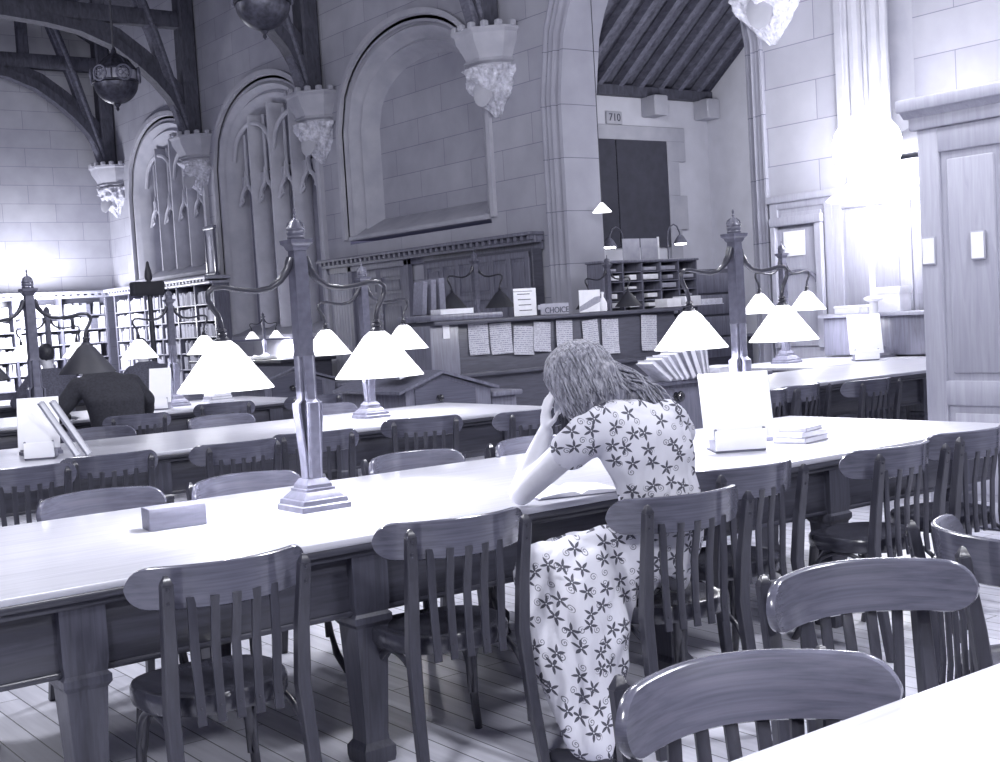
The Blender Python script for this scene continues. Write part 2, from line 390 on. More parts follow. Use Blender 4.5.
# side room
SX, SY = 16.2, 15.5
struct('wall_side_room_back', MB().box(WX+0.6, SX, SY, SY+0.2, 0, 5.0), 'plaster', 'white plastered wall of the side room', 0)
struct('wall_side_room_right', MB().prism([(15.5, 0), (9.0, 0), (9.0, 9.8), (SY, 5.0)], SX, SX+0.2, 'YZ'), 'plaster', 'white plastered gable wall of the side room', 0)
sl = (9.8-5.0)/(SY-9.0)
rf = MB().prism([(SY+0.1, 5.02), (9.0, 9.9), (9.0, 10.1), (SY+0.1, 5.25)], WX+0.6, SX+0.1, 'YZ')
ceil = struct('ceiling_side_room', rf, 'rafter_wood', 'dark boarded sloping roof of the side room', 0)
for k in range(9):
    x = WX+0.8+k*0.44
    obj('rafter', MB().prism([(SY, 4.88), (9.0, 4.88+6.5*sl), (9.0, 5.06+6.5*sl), (SY, 5.06)], x-0.05, x+0.05, 'YZ'), 'rafter_wood', ceil, 0)
obj('wall_plate', MB().box(WX+0.6, SX, SY-0.16, SY+0.0, 4.86, 5.02, 0.01), 'beam_wood', ceil, 0)
for x in (14.85, 16.05): 
    mbk = MB().box(x-0.17, x+0.13, SY-0.34, SY, 4.55, 4.87, 0.02); obj('corbel_stone', mbk, 'moulded_stone', ceil)
# dark shuttered opening in the side room with stone quoins
pA = at(598, 139, 1, SY); pB = at(664, 142, 1, SY); pC = at(666, 247, 1, SY)
x0, x1, zt, zb = pA.x-1.0, pB.x, pB.z, pC.z
mb = MB(); q = 0.42
mb.box(x0-0.5, x1+q, SY-0.07, SY+0.02, zt, zt+0.23, 0.01)
z = zb-1.4; i = 0
while z < zt:
    mb.box(x1, x1+(q if i % 2 else q*0.62), SY-0.07, SY+0.02, z, min(zt, z+0.56), 0.01); z += 0.56; i += 1
w3 = struct('window_3', mb, 'moulded_stone', 'quoined stone surround holding a dark blind', 30)
obj('blind', MB().box(x0, (x0+x1)/2+0.1, SY-0.05, SY-0.02, zb, zt, 0.005).box((x0+x1)/2+0.11, x1, SY-0.06, SY-0.03, zb, zt, 0.005), 'dark_blind', w3)
# carved number tablet 
p = at(613, 118, 1, SY)
tb = obj('number_tablet', MB().box(-0.17, 0.17, -0.02, 0.02, -0.10, 0.10, 0.01), 'moulded_stone', loc=(p.x, SY-0.02, p.z)); tag(tb, 'small framed tablet reading 710 above the dark blind', 'tablet')
def text(s, size, loc, rot, mat, name, parent=None, ext=0.003):
    cu = bpy.data.curves.new(name, 'FONT'); cu.body = s; cu.size = size; cu.extrude = ext; cu.align_x = 'CENTER'; cu.align_y = 'CENTER'
    tmp = bpy.data.objects.new(name, cu); COL.objects.link(tmp)
    dg = bpy.context.evaluated_depsgraph_get(); me = bpy.data.meshes.new_from_object(tmp.evaluated_get(dg))
    bpy.data.objects.remove(tmp); me.materials.clear(); me.materials.append(MATS[mat])
    o = bpy.data.objects.new(name, me); COL.objects.link(o); o.location = loc; o.rotation_euler = rot
    if parent is not None: o.parent = parent
    return o
text('710', 0.17, (0, -0.023, 0), (pi/2, 0, 0), 'counter_wood', 'numerals', tb)

# main roof, boarded, sloping up from the long wall
cm = MB().add([(WX+0.1, -3, 9.2), (WX+0.1, EY, 9.2), (2, EY, 15.5), (2, -3, 15.5)], [(0, 1, 2, 3)])
cei = struct('ceiling', cm, 'beam_wood', 'dark boarded timber roof', 0)
for x in (11.0, 9.0, 7.0, 5.0):
    zz = 9.2+(WX-x)*0.63-0.15
    obj('purlin', MB().box(x-0.12, x+0.12, -3, EY, zz-0.25, zz), 'beam_wood', cei, 0)
# trusses on corbels
CORB = [4.95, 10.35, 15.8, 21.25, 26.65, 31.8]
def truss(y, label):
    r = empty('roof_truss', label, 'roof truss', (WX, y, 5.7), 0, 'timber trusses of the roof')
    r.location = (WX, y, 5.7)
    # wall post with chamfered rolls
    obj('wall_post', MB().box(-0.36, -0.02, -0.20, 0.20, 0.05, 4.2, 0.04), 'beam_wood', r)
    # arched brace: moulded curved timber following the measured sweep
    low = [(-0.30, 0.05), (-0.45, 0.45), (-0.68, 0.85), (-0.98, 1.18), (-1.35, 1.50), (-1.86, 1.86), (-2.5, 2.10), (-3.2, 2.22), (-4.2, 2.3), (-5.5, 2.32)]
    bm_ = MB()
    for w, th, dz in ((0.16, 0.20, 0.0), (0.10, 0.34, 0.08)):
        rings = []
        for i, (x, z) in enumerate(low):
            a = Vector(low[max(i-1, 0)]); b2 = Vector(low[min(i+1, len(low)-1)]); d = (b2-a).normalized(); nn = Vector((-d.y, d.x))*-1
            if nn.y < 0 and i > 3: nn = -nn
            nn = Vector((d.y, -d.x)); 
            if nn.x < 0: nn = -nn
            p0 = Vector((x, z))+nn*dz; p1 = Vector((x, z))+nn*(dz+th)
            rings.append([(p0.x, -w, p0.y), (p0.x, w, p0.y), (p1.x, w, p1.y), (p1.x, -w, p1.y)])
        bm_.loft(rings)
    obj('arched_brace', bm_, 'beam_wood', r)
    st = MB()
    for dy in (-0.14, -0.05, 0.05, 0.14):
        st.tube([(-0.26, dy, 0.05), (-0.9, dy, 2.2), (-1.5, dy, 3.9)], 0.05, 8, upv=(0, 1, 0))
    st.tube([(-0.28, 0, 0.05), (-0.92, 0, 2.2), (-1.52, 0, 3.9)], 0.12, upv=(0, 1, 0), square=True)
    obj('strut', st, 'rafter_wood', r)
    obj('tie_beam', MB().box(-8, -0.1, -0.14, 0.14, 2.36, 2.7, 0.03), 'beam_wood', r)
    obj('principal_rafter', MB().prism([(-0.05, 2.9), (-0.05, 3.5), (-8, 8.2), (-8, 7.6)], -0.14, 0.14), 'beam_wood', r)
    obj('queen_post', MB().box(-2.2, -1.95, -0.1, 0.1, 2.6, 4.4, 0.02), 'beam_wood', r)
TL = {10.35: 'timber roof truss nearest the bright lamp, springing from the cut-off corbel', 15.8: 'timber roof truss above the blind arch, on the corbel left of the archway',
      21.25: 'timber roof truss between the blind arch and the nearer mullioned window', 26.65: 'timber roof truss between the two mullioned windows', 31.8: 'timber roof truss in the far corner against the end wall'}
def corbel(y, label):
    r = empty('corbel', label, 'corbel', (WX, y, 5.7), 0, 'carved corbels under the trusses')
    ph = pi/8
    def octa(prof):
        m_ = MB()
        rings = []
        for rr, z in prof: rings.append([(min(0, rr*cos(ph+2*pi*j/8)*1.0), rr*sin(ph+2*pi*j/8), z) for j in range(8)])
        return m_.loft(rings)
    cap_ = octa([(0.42, -0.52), (0.42, -0.46), (0.50, -0.43), (0.46, -0.38), (0.50, -0.30), (0.60, -0.14), (0.62, -0.04), (0.66, 0.0), (0.66, 0.04)])
    for j in range(9):
        a = pi/2+pi*(j+0.5)/9; cap_.box(0.60*cos(a)-0.05, min(-0.01, 0.60*cos(a)+0.05), 0.60*sin(a)-0.05, 0.60*sin(a)+0.05, 0.03, 0.12, 0.015)
    obj('capital', cap_, 'moulded_stone', r, 30)
    # carved foliage mass: lumpy inverted half cone
    mm = MB(); rings = []; NR, NA = 22, 40
    for i in range(NR):
        t_ = i/(NR-1); z = -0.50-0.72*t_; base = 0.44*(1-t_**1.7)+0.04
        ring = []
        for j in range(NA):
            a = pi/2+pi*j/(NA-1); q = base*(1+0.28*noise.noise(Vector((cos(a)*4, sin(a)*4+y, z*7))))+0.05*noise.noise(Vector((a*7, y*3, z*16)))
            ring.append((min(0, q*cos(a)), q*sin(a), z))
        rings.append(ring)
    mm.loft(rings); obj('carved_foliage', mm, 'carved_stone', r, 25)
    sh = MB(); pts = []
    for i in range(16):
        a = 2*pi*i/16; pts.append((0.15*cos(a), 0.21*sin(a)*(1 if sin(a) > 0 else 1.25)))
    sh.loft([[(u*0.5, u*0.2+0, v) for u, v in pts], [(u-0.0, -0.04, v) for u, v in pts], [(u*0.7, -0.07, v*0.7) for u, v in pts]])
    so = obj('carved_shield', sh, 'moulded_stone', r, 40); so.location = (-0.33, -0.10, -0.88); so.rotation_euler = (radians(-22), 0, radians(-52))
for y in CORB[1:]:
    truss(y, TL[y])
    corbel(y, {10.35: 'carved stone corbel at the top right, cut by the frame', 15.8: 'largest carved corbel with a shield, beside the archway', 21.25: 'carved corbel with a lit shield between blind arch and window',
               26.65: 'carved corbel with leaves between the two mullioned windows', 31.8: 'smallest carved corbel in the far corner'}[y])

# ------------------------------------------------------------------ panelling, doors, bookcases on the long wall
def cornice(mb, y0, y1, z, x=WX, dx=0.30):
    mb.box(x-dx*0.6, x, y0, y1, z-0.16, z-0.06, 0.01); mb.box(x-dx, x, y0, y1, z-0.05, z+0.0, 0.01)
    n = int((y1-y0)/0.16)
    for i in range(n): yy = y0+(i+0.25)*(y1-y0)/n; mb.box(x-dx*0.85, x-dx*0.55, yy, yy+0.07, z-0.11, z-0.05)
    return mb
pan = empty('wall_panelling', 'dark dado panelling with dentilled cornice beneath the blind arch', 'panelling', (WX-0.02, 18, 0))
def inp(name, mb, mat, par, sm=35):   # child with world coordinates
    o = obj(name, mb, mat, par, sm); o.matrix_parent_inverse = Matrix.Translation(par.location).inverted(); return o
inp('cornice', cornice(MB(), 14.85, 21.28, 2.68), 'panel_wood', pan)
inp('frieze', MB().box(WX-0.06, WX-0.02, 14.85, 21.28, 2.42, 2.55), 'door_wood', pan)
bb = MB()
for k in range(8): y = 20.45+k*0.10; bb.box(WX-0.05, WX-0.02, y, y+0.09, 0.1, 2.42, 0.01)
inp('ribbed_boarding', bb, 'panel_wood_light', pan)
def panelled(mb, y0, y1, z0, z1, rows, cols, x, st=0.09, d=0.03, arch=False):
    """frame-and-panel joinery on plane x (face towards -x)"""
    cw = (y1-y0-st)/cols; zs_ = [z0+st/2]
    tot = sum(rows)
    zc = z0
    mb.box(x-d, x, y0, y0+st, z0, z1, 0.006)
    for c_ in range(cols): mb.box(x-d, x, y0+(c_+1)*cw, y0+(c_+1)*cw+st, z0, z1, 0.006)
    usable = z1-z0-st
    mb.box(x-d+0.002, x, y0+0.001, y1-0.001, z0+0.001, z0+st, 0.006)
    for rw in rows:
        zc += usable*rw/tot; mb.box(x-d+0.002, x, y0, y1, zc+0.001, zc+st-0.001, 0.006)
    mb.box(x-0.008, x, y0+0.002, y1-0.002, z0+0.002, z1-0.002)
    zc = z0
    for rw in rows:
        zn = zc+usable*rw/tot
        for c_ in range(cols):
            a, b2 = y0+c_*cw+st, y0+(c_+1)*cw
            mb.box(x-0.022, x, a+0.05, b2-0.05, zc+st+0.05, zn-0.05, 0.014)
        zc = zn
    return mb
dn = empty('panelled_door', 'dark six-panel door beneath the cornice, left of the notice counter', 'door', (WX-0.06, 19.4, 0))
inp('door_leaf', panelled(MB(), 18.55, 20.3, 0.02, 2.42, [1.6, 1.3, 0.7], 2, WX-0.07, 0.16), 'door_wood', dn)
inp('door_frame', MB().box(WX-0.13, WX-0.02, 18.42, 18.55, 0, 2.52, 0.01).box(WX-0.13, WX-0.02, 20.3, 20.43, 0, 2.52, 0.01).box(WX-0.13, WX-0.02, 18.42, 20.43, 2.42, 2.53, 0.01), 'panel_wood', dn)
inp('knob', MB().lathe([(0.0, -0.03), (0.03, -0.02), (0.035, 0), (0.03, 0.02), (0, 0.03)], 12, (WX-0.14, 18.75, 1.1)), 'knob_black', dn)
# glazed cupboard to the right of the door
cp = empty('wall_cupboard', 'dark wall cupboard with rows of small panels behind the notice counter', 'cupboard', (WX-0.2, 16.3, 0))
inp('cupboard_front', panelled(MB(), 14.95, 17.75, 0.1, 2.4, [1.5, 0.75, 0.75], 6, WX-0.22, 0.09), 'door_wood', cp)
inp('cupboard_case', MB().box(WX-0.215, WX-0.02, 14.9, 17.8, 0.0, 2.44, 0.01), 'counter_wood', cp)
# left bay: paneling on the right stretch of wall beyond the archway
wp = empty('wall_panelling', 'pale washed-out panelling right of the archway, behind the bright lamp', 'panelling', (WX-0.02, 8, 0))
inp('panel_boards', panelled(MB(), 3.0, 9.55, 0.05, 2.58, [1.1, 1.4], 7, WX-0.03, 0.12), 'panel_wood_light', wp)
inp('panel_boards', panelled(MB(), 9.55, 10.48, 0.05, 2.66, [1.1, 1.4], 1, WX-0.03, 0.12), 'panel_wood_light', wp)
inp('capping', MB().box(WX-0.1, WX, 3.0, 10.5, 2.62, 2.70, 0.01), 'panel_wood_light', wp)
nd = empty('notice_case', 'framed wall case with an arched panel and a white notice, behind the right lamps', 'notice case', (WX-0.1, 10.0, 1.2))
inp('case_frame', MB().box(WX-0.14, WX-0.08, 10.34, 10.42, 0.9, 2.335, 0.01).box(WX-0.14, WX-0.08, 9.66, 9.76, 0.9, 2.335, 0.01).box(WX-0.145, WX-0.08, 9.65, 10.43, 2.34, 2.44, 0.01).box(WX-0.085, WX-0.06, 9.7, 10.38, 0.92, 2.3), 'panel_wood_light', nd)
inp('notice_paper', MB().box(WX-0.105, WX-0.092, 9.93, 10.24, 1.98, 2.27), 'paper', nd)
inp('arched_panel', MB().tube([(WX-0.10, 10.04+0.27*cos(pi*i/12), 1.66+0.14*sin(pi*i/12)) for i in range(13)], 0.025, 8, upv=(1, 0, 0)), 'panel_wood', nd)
# pilaster mouldings near the bright lamp
mb = MB()
for y, d, w in ((9.30, 0.08, 0.06), (9.18, 0.12, 0.04), (9.05, 0.05, 0.05), (8.93, 0.12, 0.05), (8.80, 0.07, 0.05)):
    mb.tube([(WX, y, 2.7), (WX, y, 6.2)], d*0.7, 10, sx=1, sy=1)
struct('trim_3', mb, 'moulded_stone', 'slender vertical shafts on the wall above the bright lamp')

# bookcases with volumes
books = []
def bookcase(name, label, p0, p1, depth, zt, bays, shelves, nrm, end_panel=True):
    """case standing along p0->p1 with fronts facing nrm"""
    d = Vector((p1[0]-p0[0], p1[1]-p0[1], 0)); L = d.length; d.normalize(); n = Vector((nrm[0], nrm[1], 0))
    r = empty(name, label, 'bookcase', (p0[0], p0[1], 0), math.atan2(d.y, d.x))
    s = 1 if (Matrix.Rotation(r.rotation_euler.z, 3, 'Z') @ Vector((0, 1, 0))).dot(n) > 0 else -1
    f0, f1 = (0, depth*s)
    lo, hi = min(f0, f1), max(f0, f1)
    obj('back_panel', MB().box(0, L, -0.012 if s > 0 else -0.0, 0.0 if s > 0 else 0.012, 0, zt-0.1), 'counter_wood', r, 0)
    for i in range(bays+1):
        x = L*i/bays; obj('upright', MB().box(x-0.03, x+0.03, lo, hi, 0, zt-0.1, 0.006), 'panel_wood', r)
    for z in shelves:
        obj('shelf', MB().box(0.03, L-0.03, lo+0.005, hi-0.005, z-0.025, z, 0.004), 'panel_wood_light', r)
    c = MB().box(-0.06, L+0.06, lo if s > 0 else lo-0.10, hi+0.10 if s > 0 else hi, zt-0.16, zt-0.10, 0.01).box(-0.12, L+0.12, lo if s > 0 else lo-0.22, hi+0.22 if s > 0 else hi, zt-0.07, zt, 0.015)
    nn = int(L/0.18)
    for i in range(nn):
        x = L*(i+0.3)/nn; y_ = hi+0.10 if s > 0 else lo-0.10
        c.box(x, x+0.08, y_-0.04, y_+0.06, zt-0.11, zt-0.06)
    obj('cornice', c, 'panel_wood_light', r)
    slots = []
    for z in shelves:
        for b_ in range(bays):
            slots.append((L*b_/bays+0.035, L*(b_+1)/bays-0.035, z, r.matrix_basis.copy(), s, depth))
    return slots
SHZ = [0.42, 0.76, 1.10, 1.44, 1.78, 2.12]
slA = bookcase('bookcase', 'long bookcase under the far mullioned window, nearer of the two', (WX-0.02, 25.7), (WX-0.02, 31.6), 0.36, 2.68, 6, SHZ, (-1, 0))
slB = bookcase('bookcase', 'glaring bookcase across the end wall at the left', (3.6, EY-0.02), (WX-0.4, EY-0.02), 0.36, 2.68, 7, SHZ, (0, -1))
bk_protos = []
for i in range(5):
    w, h, dp = (0.075, 0.25, 0.17) if i % 2 else (0.09, 0.28, 0.18)
    m_ = MB().box(-w/2, w/2, -dp/2, dp/2, 0, h, 0.004); o = bpy.data.meshes.new('shelf_book'); o.from_pydata(m_.v, [], m_.f); o.materials.append(MATS['book_cloth_%d' % i]); bk_protos.append((o, w, h, dp))
cnt = 0; stuffm = MB()
def fill(slots, lab, grp, limit, mats_w):
    global cnt
    k = 0
    for (a, b2, z, Mx, s, depth) in slots:
        x = a+0.02; lean = 0
        while x < b2-0.06:
            me, w, h, dp = random.choices(bk_protos, mats_w)[0]
            if random.random() < 0.06: x += random.uniform(0.05, 0.2); continue
            if x+w > b2: break
            hh = random.uniform(0.85, 1.08)
            rot = 0
            if random.random() < 0.10: rot = random.uniform(0.08, 0.25); x += h*sin(rot)+0.01
            loc = Mx @ Vector((x+w/2, s*(depth-0.12), z+0.001+abs(sin(rot))*w/2))
            if k < limit:
                o = bpy.data.objects.new('shelf_book', me); COL.objects.link(o); o.location = loc
                o.rotation_euler = (0, rot, Mx.to_euler().z); o.scale = (1, 1, hh); tag(o, lab, 'book', grp); k += 1
            else:
                st = len(stuffm.v); stuffm.box(-w/2, w/2, -dp/2, dp/2, 0, h*hh); stuffm.xf(Matrix.Translation(loc) @ Matrix.Rotation(Mx.to_euler().z, 4, 'Z') @ Matrix.Rotation(rot, 4, 'Y'), st)
            x += w+0.003
vis = [q for q in slA if q[2] > 1.0]; vis.sort(key=lambda q: (q[0]))
fill(vis, 'cloth-bound volume standing in the long bookcase under the far mullioned window', 'volumes in the bookcase under the window', 170, [5, 3, 2, 4, 1])
visB = [q for q in slB if q[2] > 1.0 and q[0] > 3.3]; visB.sort(key=lambda q: -q[0])
fill(visB, 'pale glaring volume standing in the bookcase across the end wall', 'volumes in the end wall bookcase', 125, [5, 3, 1, 4, 1])
fill([q for q in slA if q[2] < 1.0]+[q for q in slB if q[2] < 1.0 or q[0] <= 3.3], '', None, 0, [4, 3, 2, 4, 1])
o = obj('shelved_books', stuffm, 'book_cloth_1', smooth=0); tag(o, 'remaining rows of volumes filling the lower shelves of the wall bookcases', 'books', kind='stuff')

# framed picture standing on the bookcase by the window
p = at(217, 272, 0, WX-0.12)
pf = empty('framed_picture', 'narrow framed picture standing on top of the bookcase between the windows', 'picture', (WX-0.25, 25.95, 2.69), radians(-90))
obj('frame', MB().box(-0.24, -0.19, -0.03, 0.03, 0, 1.0, 0.008).box(0.19, 0.24, -0.03, 0.03, 0, 1.0, 0.008).box(-0.27, 0.27, -0.04, 0.04, 0.98, 1.06, 0.01).box(-0.26, 0.26, -0.05, 0.05, 0, 0.06, 0.01), 'door_wood', pf)
obj('backing', MB().box(-0.2, 0.2, -0.01, 0.02, 0.05, 0.99), 'old_paper', pf)
fg = MB().lathe([(0.10, 0.08), (0.08, 0.3), (0.06, 0.5), (0.08, 0.6), (0.05, 0.72), (0.06, 0.8), (0.0, 0.88)], 10, (0.0, -0.014, 0), sy=0.12); obj('pictured_figure', fg, 'book_cloth_0', pf)

# ------------------------------------------------------------------ tall panelled cupboard at the right
tc = empty('tall_cupboard', 'tall panelled wooden partition at the right behind the end of the long table', 'partition', (7.6, 4.0, 0))
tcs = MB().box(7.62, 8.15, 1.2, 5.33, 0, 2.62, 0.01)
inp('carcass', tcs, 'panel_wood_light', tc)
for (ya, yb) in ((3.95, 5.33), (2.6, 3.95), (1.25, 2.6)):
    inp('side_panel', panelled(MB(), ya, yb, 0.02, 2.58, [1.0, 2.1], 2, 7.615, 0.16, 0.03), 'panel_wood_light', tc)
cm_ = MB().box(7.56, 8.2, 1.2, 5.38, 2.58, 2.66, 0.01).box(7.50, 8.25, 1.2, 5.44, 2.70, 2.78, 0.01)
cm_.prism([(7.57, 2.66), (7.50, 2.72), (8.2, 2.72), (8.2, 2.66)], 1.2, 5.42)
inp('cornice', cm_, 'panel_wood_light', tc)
for (px, py, lb) in ((929, 251, 'small white framed card on the stile of the tall partition, left one'), (978, 245, 'second white framed card on the tall partition, cut by the right edge')):
    p = at(px, py, 0, 7.58)
    c_ = empty('framed_card', lb, 'card', (7.586, p.y, p.z), 0)
    obj('frame', MB().box(-0.012, 0.0, -0.055, 0.055, -0.095, 0.095, 0.003), 'panel_wood_light', c_); obj('card', MB().box(-0.015, -0.0125, -0.045, 0.045, -0.085, 0.085), 'paper', c_)

# ------------------------------------------------------------------ reading tables
def table(x0, x1, y0, y1, T, label, legs, name='reading_table'):
    r = empty(name, label, 'table', ((x0+x1)/2, (y0+y1)/2, 0)); cx, cy = (x0+x1)/2, (y0+y1)/2
    hx, hy = (x1-x0)/2, (y1-y0)/2
    obj('table_top', MB().box(-hx, hx, -hy, hy, T-0.022, T, 0.006), 'table_top_wood', r)
    mo = MB().box(-hx+0.004, hx-0.004, -hy+0.004, hy-0.004, T-0.045, T-0.0225, 0.006).box(-hx+0.03, hx-0.03, -hy+0.03, hy-0.03, T-0.066, T-0.0455, 0.008)
    obj('edge_moulding', mo, 'table_wood', r)
    a = 0.09
    ap = MB()
    for s in (-1, 1):
        ap.box(-hx+a, hx-a, s*(hy-a)-0.014, s*(hy-a)+0.014, T-0.24, T-0.067, 0.003); ap.box(s*(hx-a)-0.014, s*(hx-a)+0.014, -hy+a, hy-a, T-0.24, T-0.067, 0.003)
        ap.box(-hx+a, hx-a, s*(hy-a)-0.022, s*(hy-a)+0.022, T-0.255, T-0.238, 0.005)
    obj('apron', ap, 'table_wood', r)
    for lx in legs:
        for s in (-1, 1):
            x = lx-cx; y = s*(hy-0.115); w = 0.075
            lg = MB()
            def sq(prof):
                lg.loft([[(x-q, y-q, z), (x+q, y-q, z), (x+q, y+q, z), (x-q, y+q, z)] for q, z in prof])
            sq([(0.062, 0), (0.066, 0.02), (0.066, 0.05), (0.05, 0.07), (0.048, 0.09), (0.058, 0.30), (0.066, 0.44), (0.078, 0.455), (0.078, 0.475), (0.068, 0.485), (0.074, 0.52), (0.074, T-0.067)])
            obj('leg', lg, 'leg_wood', r, 25)
    return r
T = 0.735
table(0.92, 6.45, 3.98, 5.56, T, 'long reading table in the foreground where the woman in the floral dress sits', [1.30, 2.35, 3.9, 5.0, 6.05])
table(1.0, 6.5, 8.05, 9.6, T, 'second reading table, behind the foreground one, with a bright twin-shade lamp', [1.3, 3.2, 4.6, 6.1])
table(1.0, 6.45, 12.1, 13.65, T, 'third reading table with the man in the dark jacket', [1.3, 3.7, 6.1])
table(1.0, 6.45, 16.3, 17.8, T, 'farthest reading table before the bookcases', [1.3, 3.7, 6.1])
table(-0.9, 6.3, -0.1, 1.485, T, 'white-lit reading table corner at the bottom right of the picture', [-0.5, 2.6, 6.0])
table(7.6, 11.85, 6.75, 8.17, 0.80, 'bright reading table at the right, chairs along its front', [7.9, 9.7, 11.6])
table(9.9, 11.85, 8.2, 9.6, 0.80, 'short bright table pushed behind the right-hand reading table', [10.2, 11.6])

# ------------------------------------------------------------------ chairs
def make_chair(label):
    r = empty('reading_chair', label, 'chair', (0, 0, 0), 0)
    # saddle seat: outline wide at the front
    out = []
    for i in range(40):
        a = 2*pi*i/40; u, v = cos(a), sin(a)
        k = 2.6; rr = (abs(u)**k+abs(v)**k)**(-1/k)
        wx = 0.215*(1+0.07*v); out.append((wx*rr*u, 0.205*rr*v+0.01))
    st = MB()
    def rg(sc, z): return [(x*sc, (y-0.01)*sc+0.01, z) for x, y in out]
    st.loft([rg(0.90, 0.395), rg(0.98, 0.40), rg(1.0, 0.412), rg(1.0, 0.444), rg(0.975, 0.454), rg(0.88, 0.455), rg(0.82, 0.447), rg(0.5, 0.438), rg(0.2, 0.436)])
    obj('seat', st, 'chair_seat_wood', r, 50)
    for s in (-1, 1):
        p = MB().tube([(s*0.205, -0.285, 0.0), (s*0.196, -0.235, 0.22), (s*0.19, -0.205, 0.44), (s*0.19, -0.225, 0.60), (s*0.196, -0.258, 0.785)], [0.0155, 0.018, 0.02, 0.0185, 0.016], square=True, upv=(0, 1, 0))
        k = len(p.v)
        p.lathe([(0.0205, 0.782), (0.021, 0.787), (0.008, 0.808), (0.001, 0.811)], 4, (s*0.196, -0.258, 0), ph=pi/4)
        for z_, yy in ((0.775, -0.258), (0.735, -0.250)):
            q = len(p.v); p.lathe([(0.006, 0), (0.005, 0.003), (0.001, 0.004)], 8); p.xf(Matrix.Translation((s*0.196, yy-0.016, z_)) @ Matrix.Rotation(pi/2, 4, 'X'), q)
        obj('back_post', p, 'chair_wood', r, 40)
        l = MB().tube([(s*0.155, 0.150, 0.41), (s*0.168, 0.165, 0.25), (s*0.19, 0.195, 0.08), (s*0.215, 0.235, 0.0)], [0.021, 0.018, 0.0155, 0.014], 12)
        obj('leg', l, 'chair_wood', r, 60)
    # curved crest rail with rounded ends, bowed round the sitter
    def bow(x): return -0.240+2.1*x*x
    cr = MB(); rings = []; N = 33; W = 0.258
    for i in range(N):
        x = -W*cos(pi*i/(N-1)) if True else 0; u = min(1.0, abs(x)/W)
        e = 1 if u < 0.80 else sqrt(max(0.0, 1-((u-0.80)/0.20)**2)); hh = 0.058*max(e, 0.10)
        zc = 0.760; y = bow(x); crest = 0.006*(1-u*u)
        t_ = 0.010; tilt = 0.10
        zt, zb = zc+hh+crest, zc-hh
        def yy(z): return y-(z-zc)*tilt
        nx = -4.2*x; ln = sqrt(1+nx*nx); dx, dy = nx/ln*t_, 1/ln*t_
        rings.append([(x-dx, yy(zb)-dy, zb+0.004), (x-dx, yy(zt)-dy, zt-0.004), (x-dx*.4, yy(zt)-dy*.4, zt), (x+dx*.4, yy(zt)+dy*.4, zt), (x+dx, yy(zt)+dy, zt-0.004), (x+dx, yy(zb)+dy, zb+0.004), (x+dx*.4, yy(zb)+dy*.4, zb), (x-dx*.4, yy(zb)-dy*.4, zb)])
    cr.loft(rings); obj('crest_rail', cr, 'chair_rail_wood', r, 50)
    for i in range(5):
        x = -0.118+0.059*i; x2 = x*0.95
        s_ = MB().tube([(x2, -0.218, 0.385), (x2, -0.212, 0.45), (x, -0.215, 0.60), (x, bow(x)-0.006, 0.735)], [0.0125]*4, square=True, sx=1.0, sy=0.42, upv=(0, 1, 0))
        q = len(s_.v); s_.lathe([(0.004, 0), (0.0035, 0.002), (0.001, 0.003)], 6); s_.xf(Matrix.Translation((x2, -0.219, 0.43)) @ Matrix.Rotation(pi/2, 4, 'X'), q)
        obj('slat', s_, 'chair_wood', r, 40)
    # steam-bent hoops bracing the legs
    def hoop(a, b2, top=0.392, foot=0.15):
        a, b2 = Vector(a), Vector(b2); pts = []
        for i in range(17):
            t_ = i/16; ph = pi*t_; q = a.lerp(b2, (1-cos(ph))/2); 
            z = foot+(top-foot)*min(1, sin(ph)**0.55 if sin(ph) > 0 else 0); pts.append((q.x, q.y, z))
        return MB().tube(pts, 0.0095, 8)
    obj('hoop_brace', hoop((-0.165, 0.175, 0), (0.165, 0.175, 0)), 'chair_wood', r, 60)
    for s in (-1, 1): obj('hoop_brace', hoop((s*0.178, 0.16, 0), (s*0.185, -0.235, 0)), 'chair_wood', r, 60)
    return r
